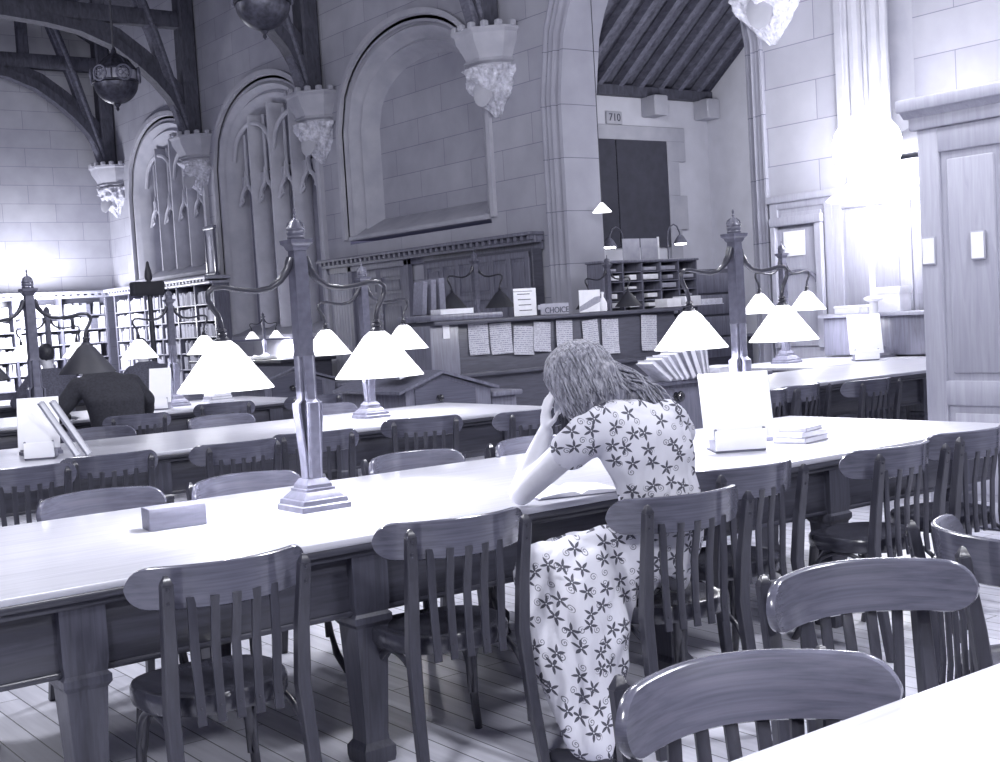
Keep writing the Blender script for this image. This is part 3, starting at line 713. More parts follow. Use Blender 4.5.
CH = [  # post-middle x, y (at the back), facing angle offset in degrees, label, group
 (1.63, 3.576, -3.5, 'dark slat-back chair nearest the left end of the foreground table'),
 (2.51, 3.605, -10, 'dark slat-back chair left of the woman, its seat in full view'),
 (3.316, 3.30, -10.6, 'dark slat-back chair the woman in the floral dress sits on'),
 (4.02, 3.62, -8, 'dark slat-back chair just right of the seated woman'),
 (4.86, 3.49, -4, 'dark slat-back chair with rounded rail at the right of the foreground table'),
 (5.55, 3.55, -5, 'dark slat-back chair at the right frame edge, last along the foreground table'),
 (2.66, 7.44, -9, 'chair at the second table with strongly grained rail, left side'),
 (2.10, 7.25, -8, 'chair cut by the left edge, at the front of the second table'),
 (3.42, 7.28, -6, 'chair at the second table just left of the foreground lamp'),
 (3.98, 7.36, -20, 'chair at the second table half hidden by the foreground lamp post'),
 (4.92, 7.53, -25, 'chair at the second table below the second lamp'),
 (5.62, 7.12, -8, 'chair at the right end of the second table, left of the woman'),
 (4.16, 10.92, -14, 'chair behind the back of the man in the dark jacket'),
 (5.22, 11.45, -20, 'dark chair at the third table right of the man'),
 (7.44, 6.55, -4, 'first chair from the left in front of the right-hand table'),
 (8.0, 6.64, 6, 'middle chair of the three in front of the right-hand table'),
 (8.53, 6.40, -3, 'third chair in front of the right-hand table, nearest the partition'),
 (1.96, 5.83, 180, 'chair across the foreground table, shiny rail at the far left'),
 (2.62, 5.74, 183, 'chair across the foreground table, rail behind the wooden block'),
 (3.58, 5.74, 180, 'chair across the foreground table, glaring rail right of the lamp foot'),
 (4.36, 5.70, 178, 'chair across the foreground table, rail just left of the woman'),
 (3.38, 9.9, 181, 'far-side chair of the second table below the man'),
 (4.42, 9.95, 180, 'far-side chair of the second table in front of the third table'),
 (5.42, 9.98, 180, 'far-side chair of the second table right of the lamp post'),
 (8.75, 10.4, -12, 'chair beside the sloping desk in front of the notice counter'),
 (8.9, 9.0, 170, 'chair with rounded rail just right of the woman\'s head'),
 (6.1, 11.25, -15, 'dark chair left of the sloping drawer desk'),
 (5.9, 14.3, 175, 'far chair beyond the third table under the twin lamp'),
]
proto = None
for (mx_, my_, dg, lb) in CH:
    a = radians(dg); bx, by = sin(a)*0.262, -cos(a)*0.262   # offset of the post middle from the origin
    bx *= 1.1; by *= 1.1; loc = (mx_-bx, my_-by, 0)
    g = {0: 'reading room chairs'}[0]
    if proto is None: proto = make_chair(lb); proto.location = loc; proto.rotation_euler = (0, 0, a); proto['group'] = g
    else: dup(proto, loc, a, lb, g)
for (x, y, th, lb) in ((2.56, 1.89, 158, 'foreground chair facing the camera, broad curved rail at the lower right'),
                       (1.72, 1.50, 160, 'nearest chair, its glossy rail cut by the bottom of the picture'),
                       (3.42, 2.06, -127, 'chair with bright curved rail at the right frame edge, turned sideways')):
    dup(proto, (x, y, 0), radians(th), lb, 'reading room chairs')
for o in list(COL.objects):
    if o.name.startswith('reading_chair') and o.parent is None: o.scale = (1.12, 1.1, 1.13)

# ------------------------------------------------------------------ twin-arm reading lamps
def make_lamp(label, lit=True):
    r = empty('reading_lamp', label, 'lamp', (0, 0, 0), 0)
    def sq(mb, prof, cx=0.87):
        return mb.loft([[(-q*cx, -q*cx, z), (q*cx, -q*cx, z), (q*cx, q*cx, z), (-q*cx, q*cx, z)] for q, z in prof])
    obj('base', sq(MB(), [(0.130, 0), (0.130, 0.022), (0.122, 0.026), (0.118, 0.045), (0.108, 0.048), (0.106, 0.052), (0.078, 0.078), (0.078, 0.088), (0.068, 0.090), (0.066, 0.104), (0.048, 0.128)]), 'bronze_light', r, 20)
    # four flat leaves swelling round the lower post
    lower = MB(); sq(lower, [(0.028, 0.10), (0.030, 0.5), (0.034, 0.64)], 0.78)
    for k in range(4):
        rings = []
        for (q, z) in ((0.046, 0.125), (0.048, 0.20), (0.058, 0.30), (0.068, 0.38), (0.072, 0.43), (0.070, 0.445), (0.060, 0.449), (0.046, 0.46), (0.046, 0.60), (0.046, 0.64)):
            q *= 0.78; w = 0.028 if z < 0.449 else 0.023
            rings.append([(-w, q-0.010, z), (w, q-0.010, z), (w, q, z), (w*0.7, q+0.004, z), (-w*0.7, q+0.004, z), (-w, q, z)])
        s0 = len(lower.v); lower.loft(rings); lower.xf(Matrix.Rotation(k*pi/2, 4, 'Z'), s0)
    obj('lower_post', lower, 'bronze_light', r, 25)
    obj('upper_post', sq(MB(), [(0.046, 0.635), (0.040, 0.66), (0.042, 0.70), (0.041, 1.00), (0.036, 1.09)], 0.74), 'bronze', r, 20)
    obj('capital', sq(MB(), [(0.038, 1.075), (0.046, 1.085), (0.050, 1.095), (0.064, 1.105), (0.066, 1.120), (0.050, 1.122)], 0.78), 'bronze', r, 20)
    fi = MB().lathe([(0.044, 1.12), (0.048, 1.13), (0.044, 1.137), (0.048, 1.145), (0.048, 1.152), (0.044, 1.158), (0.050, 1.166), (0.046, 1.172), (0.036, 1.180), (0.026, 1.195), (0.012, 1.205), (0.006, 1.212), (0.010, 1.218), (0.004, 1.226), (0.009, 1.236), (0.006, 1.246), (0.001, 1.252)], 16)
    for k in range(4):
        a = k*pi/2+pi/4; fi.tube([(0.046*cos(a), 0.046*sin(a), 1.17), (0.040*cos(a), 0.040*sin(a), 1.188), (0.015*cos(a), 0.015*sin(a), 1.202)], 0.005, 6)
    fi.xf(Matrix.Diagonal((0.8, 0.8, 1, 1)))
    obj('finial', fi, 'bronze', r, 40)
    for s in (-1, 1):
        pts = [(0.030, 1.045), (0.050, 1.00), (0.085, 0.955), (0.135, 0.925), (0.20, 0.915), (0.27, 0.922), (0.335, 0.935), (0.385, 0.935), (0.408, 0.915), (0.408, 0.885), (0.392, 0.855), (0.372, 0.825), (0.362, 0.79), (0.36, 0.765)]
        rad = [0.020, 0.017, 0.014, 0.012, 0.011, 0.0105, 0.0105, 0.011, 0.0115, 0.0115, 0.0115, 0.011, 0.011, 0.011]
        pp = []; rp = []
        for i in range(len(pts)-1):
            for t_ in (0, 0.5): 
                a_, b_ = Vector(pts[i]), Vector(pts[i+1]); pp.append(a_.lerp(b_, t_)); rp.append(rad[i])
        pp.append(Vector(pts[-1])); rp.append(rad[-1])
        obj('arm', MB().tube([(s*q.x, 0, q.y) for q in pp], rp, 10, upv=(0, 1, 0)), 'bronze_dark', r, 60)
        so = MB().lathe([(0.014, 0.775), (0.020, 0.765), (0.014, 0.758), (0.022, 0.75), (0.016, 0.742), (0.030, 0.728), (0.036, 0.716)], 16, (s*0.36, 0, 0))
        obj('socket', so, 'bronze_dark', r, 50)
        sh = MB(); n = 40
        prof_o = [(0.034, 0.722), (0.060, 0.700), (0.190, 0.532), (0.192, 0.526)]; prof_i = [(0.188, 0.528), (0.057, 0.694), (0.030, 0.714)]
        sh.lathe(prof_o+prof_i, n, (s*0.36, 0, 0), cap=False)
        so = obj('lamp_shade', sh, 'lit_shade' if (lit is True or (lit == s)) else 'dark_shade', r, 40)
        if not lit: so['label'] = 'unlit dark shade'
        if s == 1: obj('cord', MB().tube([(0.39+0.008*sin(i*1.9), 0.006*cos(i*1.9), 0.80-0.01*i) for i in range(12)], 0.0028, 6), 'bronze_light', r, 60)
    return r
LB = {}
def lamp_light(x, y, z, w, r_=0.05):
    l = bpy.data.lights.new('reading_bulb', 'POINT'); l.energy = w; l.shadow_soft_size = r_; l.color = (0.95, 0.95, 1.0)
    o = bpy.data.objects.new('reading_bulb', l); COL.objects.link(o); o.location = (x, y, z); return o
def place_lamp(x, y, z, lb, src=None, lit=True, sc=1.0, w=16, first=False, rz=0.0, sides=(-1, 1)):
    if src is None: r = make_lamp(lb, lit); r['group'] = 'twin-shade reading lamps'
    else: r = dup(src, (0, 0, 0), 0, lb, 'twin-shade reading lamps')
    r.location = (x, y, z); r.scale = (sc,)*3; r.rotation_euler = (0, 0, rz)
    if lit:
        for s in sides:
            lamp_light(x+s*0.36*sc*cos(rz), y+s*0.36*sc*sin(rz), z+0.60*sc, w, 0.04)
    return r
L1 = place_lamp(2.55, 4.79, T, 'large twin-shade lamp in the left foreground, base on the long table', w=27)
place_lamp(5.17, 4.79, T, 'twin-shade lamp behind the white bookrest, right of the woman', L1, w=42)
place_lamp(5.29, 8.88, T, 'twin-shade lamp on the second table, seen through the foreground one', L1, w=34)
dk = place_lamp(2.67, 8.85, T, 'lamp at the left edge with an unlit dark shade before the man\'s head', None, False)
place_lamp(5.33, 12.9, T, 'lamp on the third table right of the man in the dark jacket', L1, w=22)
place_lamp(5.36, 17.05, T, 'distant lamp on the farthest reading table', L1, w=22)
place_lamp(11.45, 23.1, 0.92, 'small far lamp below the nearer mullioned window', L1, sc=0.72, w=70)
place_lamp(10.65, 9.2, 0.80, 'lamp on the right-hand table behind the white bookrest lamp', L1, sc=1.04, w=26)
place_lamp(10.3, 14.3, 1.0, 'unlit lamp standing behind the notice counter, left of the archway pier', dk, False, sc=1.12)
place_lamp(11.3, 12.72, 1.0, 'unlit dark lamp in front of the letter rack in the archway', dk, False, sc=0.95)

# bright standard lamp at the right
p = at(873, 215, 0, 11.5)
bl = empty('tall_table_lamp', 'tall glaring lamp on the right-hand table, its light washing out the wall', 'lamp', (11.45, 8.66, 0.80))
obj('base', MB().loft([[(-q, -q, z), (q, -q, z), (q, q, z), (-q, q, z)] for q, z in [(0.15, 0), (0.15, 0.03), (0.12, 0.05), (0.09, 0.10), (0.05, 0.15)]]), 'brass', bl, 20)
obj('pole', MB().tube([(0, 0, 0.1), (0, 0, 0.62)], 0.045, 12).lathe([(0.05, 0.60), (0.10, 0.62), (0.10, 0.64), (0.05, 0.66)], 16).tube([(0, 0, 0.64), (0, 0, 2.3)], 0.032, 12), 'paper', bl, 40)
obj('lamp_shade', MB().lathe([(0.06, 1.98), (0.44, 1.70), (0.44, 1.69), (0.05, 1.96)], 40, cap=False), 'hot_shade', bl, 40)
obj('globe', MB().lathe([(0.05, -0.36)]+[(0.36*sin(pi*i/16), -0.36*cos(pi*i/16)) for i in range(1, 16)]+[(0.0, 0.36)], 32, (0, 0, 2.24)), 'hot_shade', bl, 60)  # added glowing ball, imitates the round glare about the lamp

# ------------------------------------------------------------------ things on the tables
b_ = obj('wooden_block', MB().box(-0.115, 0.115, -0.055, 0.055, 0, 0.085, 0.003), 'block_wood', loc=(1.965, 4.865, T+0.001)); b_.rotation_euler = (0, 0, radians(-6))
tag(b_, 'plain oblong wooden block box lying on the foreground table left of the lamp', 'box')
def bookrest(x, y, z, rz, lb, w=0.26, h=0.33, sc=1):
    r = empty('book_rest', lb, 'book rest', (x, y, z), rz, scale=sc)
    obj('foot', MB().box(-w*0.36, w*0.36, -0.05, 0.17, 0, 0.014, 0.003).box(w*0.36-0.012, w*0.36, -0.05, 0.10, 0, 0.12, 0.003).box(-w*0.36, -w*0.36+0.012, -0.05, 0.10, 0, 0.12, 0.003), 'block_wood', r)
    q = MB().box(-w/2, w/2, -0.006, 0.006, 0, h, 0.002); q.xf(Matrix.Translation((0, -0.035, 0.07)) @ Matrix.Rotation(radians(-16), 4, 'X'))
    obj('white_board', q, 'white_card', r)
    q = MB().box(-w*0.36, w*0.36, -0.012, 0.0, 0, 0.10, 0.002); q.xf(Matrix.Translation((0, -0.05, 0.012)))
    obj('front_board', q, 'white_card', r)
    return r
bookrest(4.84, 4.52, T+0.001, radians(-33), 'large white book rest on the foreground table beside the woman', 0.36, 0.34, 1.0)
bookrest(10.98, 8.42, 0.801, radians(-40), 'white book rest leaning before the tall glaring lamp', 0.34, 0.42, 1.0)
bookrest(5.02, 12.55, T+0.001, radians(-36), 'white book rest standing right of the man in the dark jacket', 0.22, 0.36)
bookrest(4.35, 16.9, T+0.001, radians(-30), 'white book rest on the farthest table behind the man', 0.24, 0.34)
bookrest(2.56, 8.5, T+0.001, radians(-25), 'white book rest at the left edge beneath the unlit lamp', 0.26, 0.34)
# slatted rest at the left edge of table 2
def closed_book(name, w, d, h, loc, rz, lb, cover='book_cloth_2', grp=None, tilt=None):
    r = empty(name, lb, 'book', loc, rz, grp)
    if tilt: r.rotation_euler = tilt
    obj('cover', MB().box(-w/2, w/2, -d/2, d/2, 0, 0.004, 0.001).box(-w/2, w/2, -d/2, d/2, h-0.004, h, 0.001).box(-w/2, -w/2+0.004, -d/2, d/2, 0.0, h, 0.001), cover, r)
    obj('pages', MB().box(-w/2+0.004, w/2-0.006, -d/2+0.005, d/2-0.005, 0.004, h-0.004), 'paper', r, 0)
    return r
zz = T+0.001
for i, (w, d, h, a, lb) in enumerate([(0.26, 0.19, 0.030, 12, 'bottom book of the stack beside the large white book rest'), (0.24, 0.18, 0.026, 5, 'middle book of the stack beside the large white book rest'), (0.21, 0.16, 0.022, 16, 'top book of the stack beside the large white book rest')]):
    closed_book('closed_book', w, d, h, (5.32, 4.52, zz), radians(a), lb, 'book_cloth_%d' % (2+i % 2)); zz += h+0.001
zz = T+0.001
for i, lb in enumerate(('lowest book stacked beside the man\'s book rest', 'second book stacked beside the man\'s book rest', 'third book stacked beside the man\'s book rest', 'top book stacked beside the man\'s book rest')):
    closed_book('closed_book', 0.30-0.03*i, 0.2, 0.028, (5.62, 12.5, zz), radians(-5+4*i), lb, 'book_cloth_%d' % (i % 3)); zz += 0.029
for i, lb in enumerate(('near board book leaning at the left edge of the second table', 'far board book leaning at the left edge of the second table')):
    p = at(66+i*12, 440, 1, 8.32)
    closed_book('leaning_book', 0.42, 0.05, 0.035, (p.x-0.05, 8.33+i*0.01, 0.92), 0, lb, 'book_cloth_1', tilt=(0, radians(60), 0))
# open book in front of the woman
ob = empty('open_book', 'open book under the woman\'s left forearm', 'book', (3.42, 4.16, T+0.001), radians(-18))
pg = MB()
for s in (-1, 1):
    rings = [[(s*x, -0.13, 0.004), (s*x, 0.13, 0.004), (s*x, 0.13, z), (s*x, -0.13, z)] for x, z in ((0.0, 0.008), (0.03, 0.022), (0.09, 0.020), (0.18, 0.010))]
    pg.loft(rings)
obj('pages', pg, 'paper', ob, 60); obj('cover', MB().box(-0.19, 0.19, -0.135, 0.135, 0, 0.004), 'book_cloth_4', ob)

# ------------------------------------------------------------------ notice counter
ct = empty('notice_counter', 'dark counter screen with notices pinned along its front', 'counter', (9.8, 12.1, 0))
inp('front_board', MB().box(8.32, 11.75, 11.98, 12.02, 0.25, 1.42, 0.004), 'counter_wood', ct)
inp('ledge', MB().box(7.95, 11.8, 11.86, 12.6, 1.42, 1.46, 0.008).box(8.3, 11.7, 11.90, 11.98, 0.86, 0.9, 0.008), 'counter_wood', ct)
inp('end_pier', MB().box(7.93, 8.32, 11.93, 12.6, 0.0, 1.42, 0.008).box(7.9, 8.9, 11.85, 12.55, 1.47, 1.53, 0.01), 'door_wood', ct)
inp('counter_body', MB().box(8.32, 11.75, 12.03, 12.55, 0.0, 1.41), 'counter_wood', ct)
inp('label_card', MB().box(8.10, 8.19, 11.92, 11.926, 1.28, 1.42), 'paper', ct)
NP = [((468, 321), (489, 353), 0, 'leftmost curled notice on the counter front'), ((490, 321), (513, 352), 1, 'second notice from the left, edge folded'), ((513, 324), (535, 353), -4, 'third notice from the left, slightly crooked'),
      ((533, 320), (552, 350), -4, 'fourth notice from the left, slightly crooked'), ((555, 318), (573, 347), -2, 'fifth notice from the left, single typed sheet'), ((582, 318), (600, 350), 3, 'sixth notice from the left, with rounded curling corner'),
      ((601, 317), (619, 352), -1, 'seventh notice from the left, tall sheet'), ((640, 313), (658, 349), -3, 'rightmost notice on the counter front beside the lamp shade')]
for (a, b2, rr, lb) in NP:
    A, B = at(*a, 1, 11.96), at(*b2, 1, 11.96); w, h = (B.x-A.x), A.z-B.z-0.02; cx, cz = (A.x+B.x)/2, (A.z+B.z)/2-0.02
    m_ = MB(); nx_, nz_ = 8, 10; vs = []
    for j in range(nz_+1):
        for i in range(nx_+1):
            u, v = i/nx_-0.5, j/nz_-0.5; curl = 0.05*max(0, -v-0.2)**1.5*2+0.012*sin(u*5+rr)
            vs.append((u*w, -0.004-curl, v*h))
    fs = [(j*(nx_+1)+i, j*(nx_+1)+i+1, (j+1)*(nx_+1)+i+1, (j+1)*(nx_+1)+i) for j in range(nz_) for i in range(nx_)]
    m_.add(vs, fs); m_.add([(x, y+0.003, z) for x, y, z in vs], [tuple(reversed(f)) for f in fs])
    o = obj('pinned_notice', m_, 'typed_paper', smooth=60, loc=(cx, 11.965, cz)); o.rotation_euler = (0, radians(-rr), 0); tag(o, lb, 'notice', 'notices on the counter')
# card sign and small name sign, bottle
A = at(519, 317, 1, 12.0)
s_ = empty('card_sign', 'white card with lines of writing standing on the counter', 'sign', (A.x+0.14, 12.05, 1.462), radians(-4))
q = MB().box(-0.16, 0.16, -0.004, 0.004, 0, 0.33, 0.001); q.xf(Matrix.Rotation(radians(-10), 4, 'X')); q.xf(Matrix(((1, 0, 0.12, 0), (0, 1, 0, 0), (0, 0, 1, 0), (0, 0, 0, 1)))); obj('card', q, 'paper', s_)
q = MB()
for k in range(4): q.box(-0.08, 0.10, -0.0065, -0.0045, 0.06+0.065*k, 0.07+0.065*k)
q.box(-0.13, 0.14, -0.0065, -0.0045, 0.29, 0.296)
q.xf(Matrix.Rotation(radians(-10), 4, 'X')); obj('writing', q, 'ink', s_, 0)
A = at(557, 314, 1, 12.0)
s_ = empty('name_sign', 'small block-lettered sign on the counter ledge right of the white card', 'sign', (A.x, 12.02, 1.462), 0)
obj('sign_board', MB().box(-0.23, 0.20, -0.01, 0.01, 0.0, 0.13, 0.004).box(-0.27, -0.21, -0.015, 0.015, 0.06, 0.12, 0.01), 'old_paper', s_)
text('CHOICE', 0.10, (0.01, -0.012, 0.045), (pi/2, 0, 0), 'ink', 'lettering', s_)
A = at(593, 312, 1, 12.0)
s_ = empty('picture_card', 'white card with a slanting grey band on the counter', 'card', (A.x, 12.05, 1.462), 0)
obj('card', MB().box(-0.17, 0.17, -0.004, 0.004, 0, 0.27), 'paper', s_, 0)
q = MB().prism([(-0.169, 0.07), (-0.169, 0.01), (-0.05, 0.04), (0.169, 0.12), (0.169, 0.19), (0.08, 0.18)], -0.007, -0.0045); obj('band', q, 'book_cloth_2', s_, 0)
A = at(604, 312, 1, 12.0)
o = obj('ink_bottle', MB().lathe([(0.05, 0), (0.055, 0.01), (0.055, 0.10), (0.03, 0.15), (0.016, 0.17), (0.016, 0.21), (0.022, 0.215), (0.022, 0.235), (0.0, 0.24)], 20), 'paper', smooth=50, loc=(A.x+0.03, 12.05, 1.462)); tag(o, 'small pale bottle on the counter beside the archway pier', 'bottle')
# dark books standing at the left end of the counter
for i, (w, t_, h, tl, cv) in enumerate([(0.06, 0.2, 0.42, 6, 4), (0.07, 0.2, 0.44, 3, 4), (0.08, 0.2, 0.46, 0, 4)]):
    o = obj('upright_ledger', MB().box(-w/2, w/2, -t_/2, t_/2, 0, h*0.9, 0.004), 'book_cloth_%d' % cv, loc=(8.02+0.13*i, 12.25, 1.535+abs(sin(radians(tl)))*w/2)); o.rotation_euler = (0, radians(tl), 0)
    tag(o, ['dark ledger leaning at the left end of the counter', 'dark ledger standing second at the left end of the counter', 'dark ledger standing third at the left end of the counter'][i], 'book')
closed_book('flat_book', 0.46, 0.2, 0.06, (8.3, 12.0, 1.531), 0, 'pale flat book lying in front of the dark ledgers', 'book_cloth_3')

# sloping desks with gabled ends and a knobbed drawer
def slope_desk(x, y, lb, sc=1.0, L=1.25):
    r = empty('sloping_desk', lb, 'desk', (x, y, 0), 0, 'gable-ended reading desks', sc)
    obj('carcass', MB().prism([(-0.40, 0.46), (0.62, 0.46), (0.62, 0.78), (0.02, 0.95), (-0.40, 0.84)], 0.02, L), 'panel_wood', r, 0)
    obj('drawer_front', MB().prism([(-0.30, 0.52), (0.42, 0.52), (0.42, 0.80), (0.02, 0.915), (-0.30, 0.835)], 0.0, 0.02), 'chair_rail_wood', r, 0)
    kn = MB().lathe([(0.028, 0), (0.02, 0.012), (0.014, 0.02), (0.03, 0.032), (0.034, 0.045), (0.026, 0.058), (0.002, 0.064)], 18); kn.xf(Matrix.Translation((-0.03, 0, 0.74)) @ Matrix.Rotation(pi/2, 4, 'X'))
    obj('knob', kn, 'knob_black', r, 60)
    lid = MB().prism([(-0.50, 0.80), (-0.50, 0.825), (0.02, 0.985), (0.02, 0.955)], -0.03, L+0.03).prism([(0.02, 0.955), (0.02, 0.985), (0.70, 0.80), (0.70, 0.775)], -0.03, L+0.03)
    obj('lid', lid, 'door_wood', r, 0)
    obj('side_tray', MB().box(0.64, 1.02, 0.0, L, 0.70, 0.745, 0.008).box(0.66, 0.98, 0.06, L-0.05, 0.46, 0.70, 0.008), 'panel_wood', r)
    for px, py in ((-0.36, 0.06), (0.58, 0.06), (-0.36, L-0.06), (0.58, L-0.06)):
        obj('leg', MB().box(px-0.035, px+0.035, py-0.035, py+0.035, 0, 0.46, 0.006), 'leg_wood', r)
    return r
slope_desk(7.10, 10.55, 'gable-ended desk with black knob in front of the notice counter')
slope_desk(7.75, 14.9, 'gable-ended desk with knob seen left of the foreground lamp post')
o = closed_book('flat_book', 0.26, 0.4, 0.05, (6.82, 10.85, 0.955), 0, 'book lying on the left slope of the gable-ended desk', 'book_cloth_2', tilt=(0, radians(-17), 0))
d2 = empty('rack_desk', 'dark desk with black knob carrying a row of leaning books beside the woman', 'desk', (6.45, 6.3, 0))
obj('carcass', MB().box(-0.62, 0.62, 0.02, 0.62, 0.30, 0.955, 0.008), 'panel_wood', d2)
obj('drawer_front', MB().box(-0.56, 0.56, 0.0, 0.022, 0.62, 0.93, 0.006), 'door_wood', d2)
obj('top', MB().box(-0.66, 0.66, -0.03, 0.65, 0.956, 0.98, 0.006), 'door_wood', d2)
kn = MB().lathe([(0.028, 0), (0.02, 0.012), (0.014, 0.02), (0.03, 0.032), (0.034, 0.045), (0.026, 0.058), (0.002, 0.064)], 18); kn.xf(Matrix.Translation((-0.29, 0.0, 0.885)) @ Matrix.Rotation(pi/2, 4, 'X')); obj('knob', kn, 'knob_black', d2, 60)
for px, py in ((-0.57, 0.06), (0.57, 0.06), (-0.57, 0.58), (0.57, 0.58)): obj('leg', MB().box(px-0.035, px+0.035, py-0.035, py+0.035, 0, 0.3, 0.006), 'leg_wood', d2)
xs = 6.06; ang = [-52, -44, -38, -32, -26, -20, -10, -5]
ww = [0.028, 0.03, 0.022, 0.035, 0.045, 0.05, 0.026, 0.022]
nm = ['first', 'second', 'third', 'fourth', 'fifth', 'sixth', 'seventh', 'last']
for i in range(8):
    w = ww[i]; h = 0.21; o = closed_book('leaning_book', h, 0.16, w, (0, 0, 0), 0, '%s book from the left in the leaning row on the rack desk' % nm[i], 'book_cloth_%d' % [3, 1, 0, 1, 2, 2, 3, 1][i], 'leaning books on the rack desk')
    a = radians(-ang[i]); o.rotation_euler = (0, -pi/2-a, 0); o.location = (xs-sin(a)*h/2, 6.30, 0.983+h/2*cos(a)+w*sin(a)); xs += (ww[i+1] if i < 7 else 0)/cos(a)*1.02+(0.006 if ang[i] > -30 else 0.012)
o = closed_book('flat_book', 0.18, 0.14, 0.035, (5.90, 6.5, 0.981), 0, 'small book lying flat left of the leaning row', 'book_cloth_1')
o = closed_book('flat_book', 0.36, 0.26, 0.05, (6.84, 6.55, 0.981), radians(10), 'flat volume with papers right of the leaning row', 'book_cloth_0')

# letter rack in the archway
lr = empty('letter_rack', 'pigeonhole letter rack stuffed with papers, seen through the archway', 'rack', (12.4, 13.05, 0))
X0, X1, Z0, Z1 = 11.5, 13.25, 1.36, 2.10
inp('rack_back', MB().box(X0, X1, 13.33, 13.36, 0.0, Z1), 'counter_wood', lr)
inp('rack_top', MB().box(X0-0.04, X1+0.04, 13.0, 13.36, Z1, Z1+0.03, 0.006), 'panel_wood', lr)
rows = 6
for i in range(6): x = X0+(X1-X0)*i/5; inp('divider', MB().box(x-0.012, x+0.012, 13.02, 13.33, Z0, Z1), 'panel_wood', lr)
for j in range(rows+1): z = Z0+(Z1-Z0)*j/rows; inp('rack_shelf', MB().box(X0, X1, 13.02, 13.33, z-0.008, z+0.004), 'panel_wood', lr)
inp('rack_base', MB().box(X0, X1, 13.0, 13.36, 0, Z0-0.01, 0.008), 'counter_wood', lr)
for i in range(5):
    for j in range(rows):
        if random.random() < 0.22: continue
        x = X0+(X1-X0)*(i+0.5)/5; z = Z0+(Z1-Z0)*j/rows+0.006; w = random.uniform(0.1, 0.29); h = random.uniform(0.02, 0.075)
        o = obj('letter_bundle', MB().box(-w/2, w/2, -0.14, 0.12, 0, h, 0.004), 'paper' if i < 3 and random.random() < 0.7 else 'old_paper', loc=(x+random.uniform(-0.02, 0.02), 13.17, z)); tag(o, 'bundle of white papers in a pigeonhole of the letter rack', 'papers', 'papers in the letter rack')
for (px, py, w, h, mt, lb) in ((668, 300, 0.26, 0.10, 'paper', 'white paper tray on the counter before the letter rack'), (686, 285, 0.3, 0.12, 'paper', 'white envelope box right of the letter rack'), (707, 300, 0.36, 0.07, 'book_cloth_0', 'pale folder left of the right-hand lamp post')):
    p = at(px, py, 1, 12.4); o = obj('paper_tray', MB().box(-w/2, w/2, -0.12, 0.12, 0, h, 0.006).box(-w/2-0.01, w/2+0.01, -0.13, 0.13, -0.012, 0, 0.003), mt, loc=(p.x, 12.4, 1.474)); tag(o, lb, 'tray')
cab = empty('card_cabinet', 'low dark cabinet beside the letter rack, left of the right-hand lamp', 'cabinet', (13.9, 13.4, 0))
obj('carcass', MB().box(-0.5, 0.6, 0, 0.4, 0, 1.98, 0.01), 'counter_wood', cab)
for k in range(4): obj('drawer', MB().box(-0.45, 0.55, -0.02, 0.0, 0.75+0.3*k, 1.02+0.3*k, 0.006), 'panel_wood', cab)
# green room: boards with papers behind rack
nb = empty('framed_sheets', 'pair of pale framed sheets standing on the letter rack', 'frame', (12.35, 13.2, Z1+0.031))
obj('sheet', MB().box(-0.32, 0.0, 0, 0.01, 0, 0.30, 0.002).box(0.02, 0.34, 0, 0.01, 0, 0.30, 0.002), 'old_paper', nb); obj('white_edge', MB().box(0.34, 0.37, -0.005, 0.015, 0, 0.32, 0.002), 'paper', nb)

# gooseneck desk lamps in the side room
def gooseneck(px, py, Y, zb, lb, side=1):
    p = at(px, py, 1, Y)
    r = empty('gooseneck_lamp', lb, 'lamp', (p.x-side*0.28, Y, zb))
    h = p.z-zb+0.12
    pts = [(0, 0, 0.02), (0, 0, h-0.25)]+[(side*0.14*(1-cos(a)), 0, h-0.25+0.22*sin(a)) for a in (0.5, 1.0, 1.57, 2.1, 2.7, 3.1)]
    obj('stem', MB().tube(pts, 0.012, 8, upv=(0, 1, 0)), 'bronze', r, 60); obj('foot', MB().lathe([(0.09, 0), (0.09, 0.015), (0.03, 0.03), (0.012, 0.06)], 20), 'bronze', r)
    obj('lamp_shade', MB().lathe([(0.03, 0.06), (0.06, 0.03), (0.11, -0.06), (0.115, -0.07), (0.05, 0.03)], 20, (side*0.28, 0, h-0.26), cap=False), 'bronze_light', r, 60)
    obj('bulb', MB().lathe([(0.0, 0.05), (0.035, 0.03), (0.05, -0.02), (0.09, -0.06), (0.09, -0.08), (0.0, -0.085)], 16, (side*0.28, 0, h-0.27)), 'bulb', r, 60)
    lamp_light(p.x, Y, p.z-0.18, 12, 0.05)
gooseneck(680, 230, 14.6, 0.95, 'gooseneck lamp burning before the quoins of the dark blind')
gooseneck(609, 233, 14.6, 0.95, 'gooseneck lamp burning just inside the archway', -1)
sd = empty('side_desk', 'work desk inside the side room carrying the gooseneck lamps', 'desk', (14.3, 14.6, 0))
obj('desk_top', MB().box(-1.5, 1.5, -0.4, 0.4, 0.91, 0.95, 0.008), 'panel_wood', sd)
obj('desk_body', MB().box(-1.4, 1.4, -0.35, 0.35, 0.0, 0.91, 0.006), 'counter_wood', sd)
# hanging conical shade at the pier
p = at(603, 209, 1, 14.0)
hs = empty('pendant_shade', 'small white pendant shade glimpsed past the archway pier', 'lamp', (p.x-0.02, 14.0, p.z))
obj('lamp_shade', MB().lathe([(0.02, 0.09), (0.14, -0.04), (0.14, -0.05), (0.0, -0.05)], 24, cap=True), 'lit_shade', hs, 40); obj('flex', MB().tube([(0, 0, 0.09), (0, 0, 3.0)], 0.006, 6), 'iron', hs)

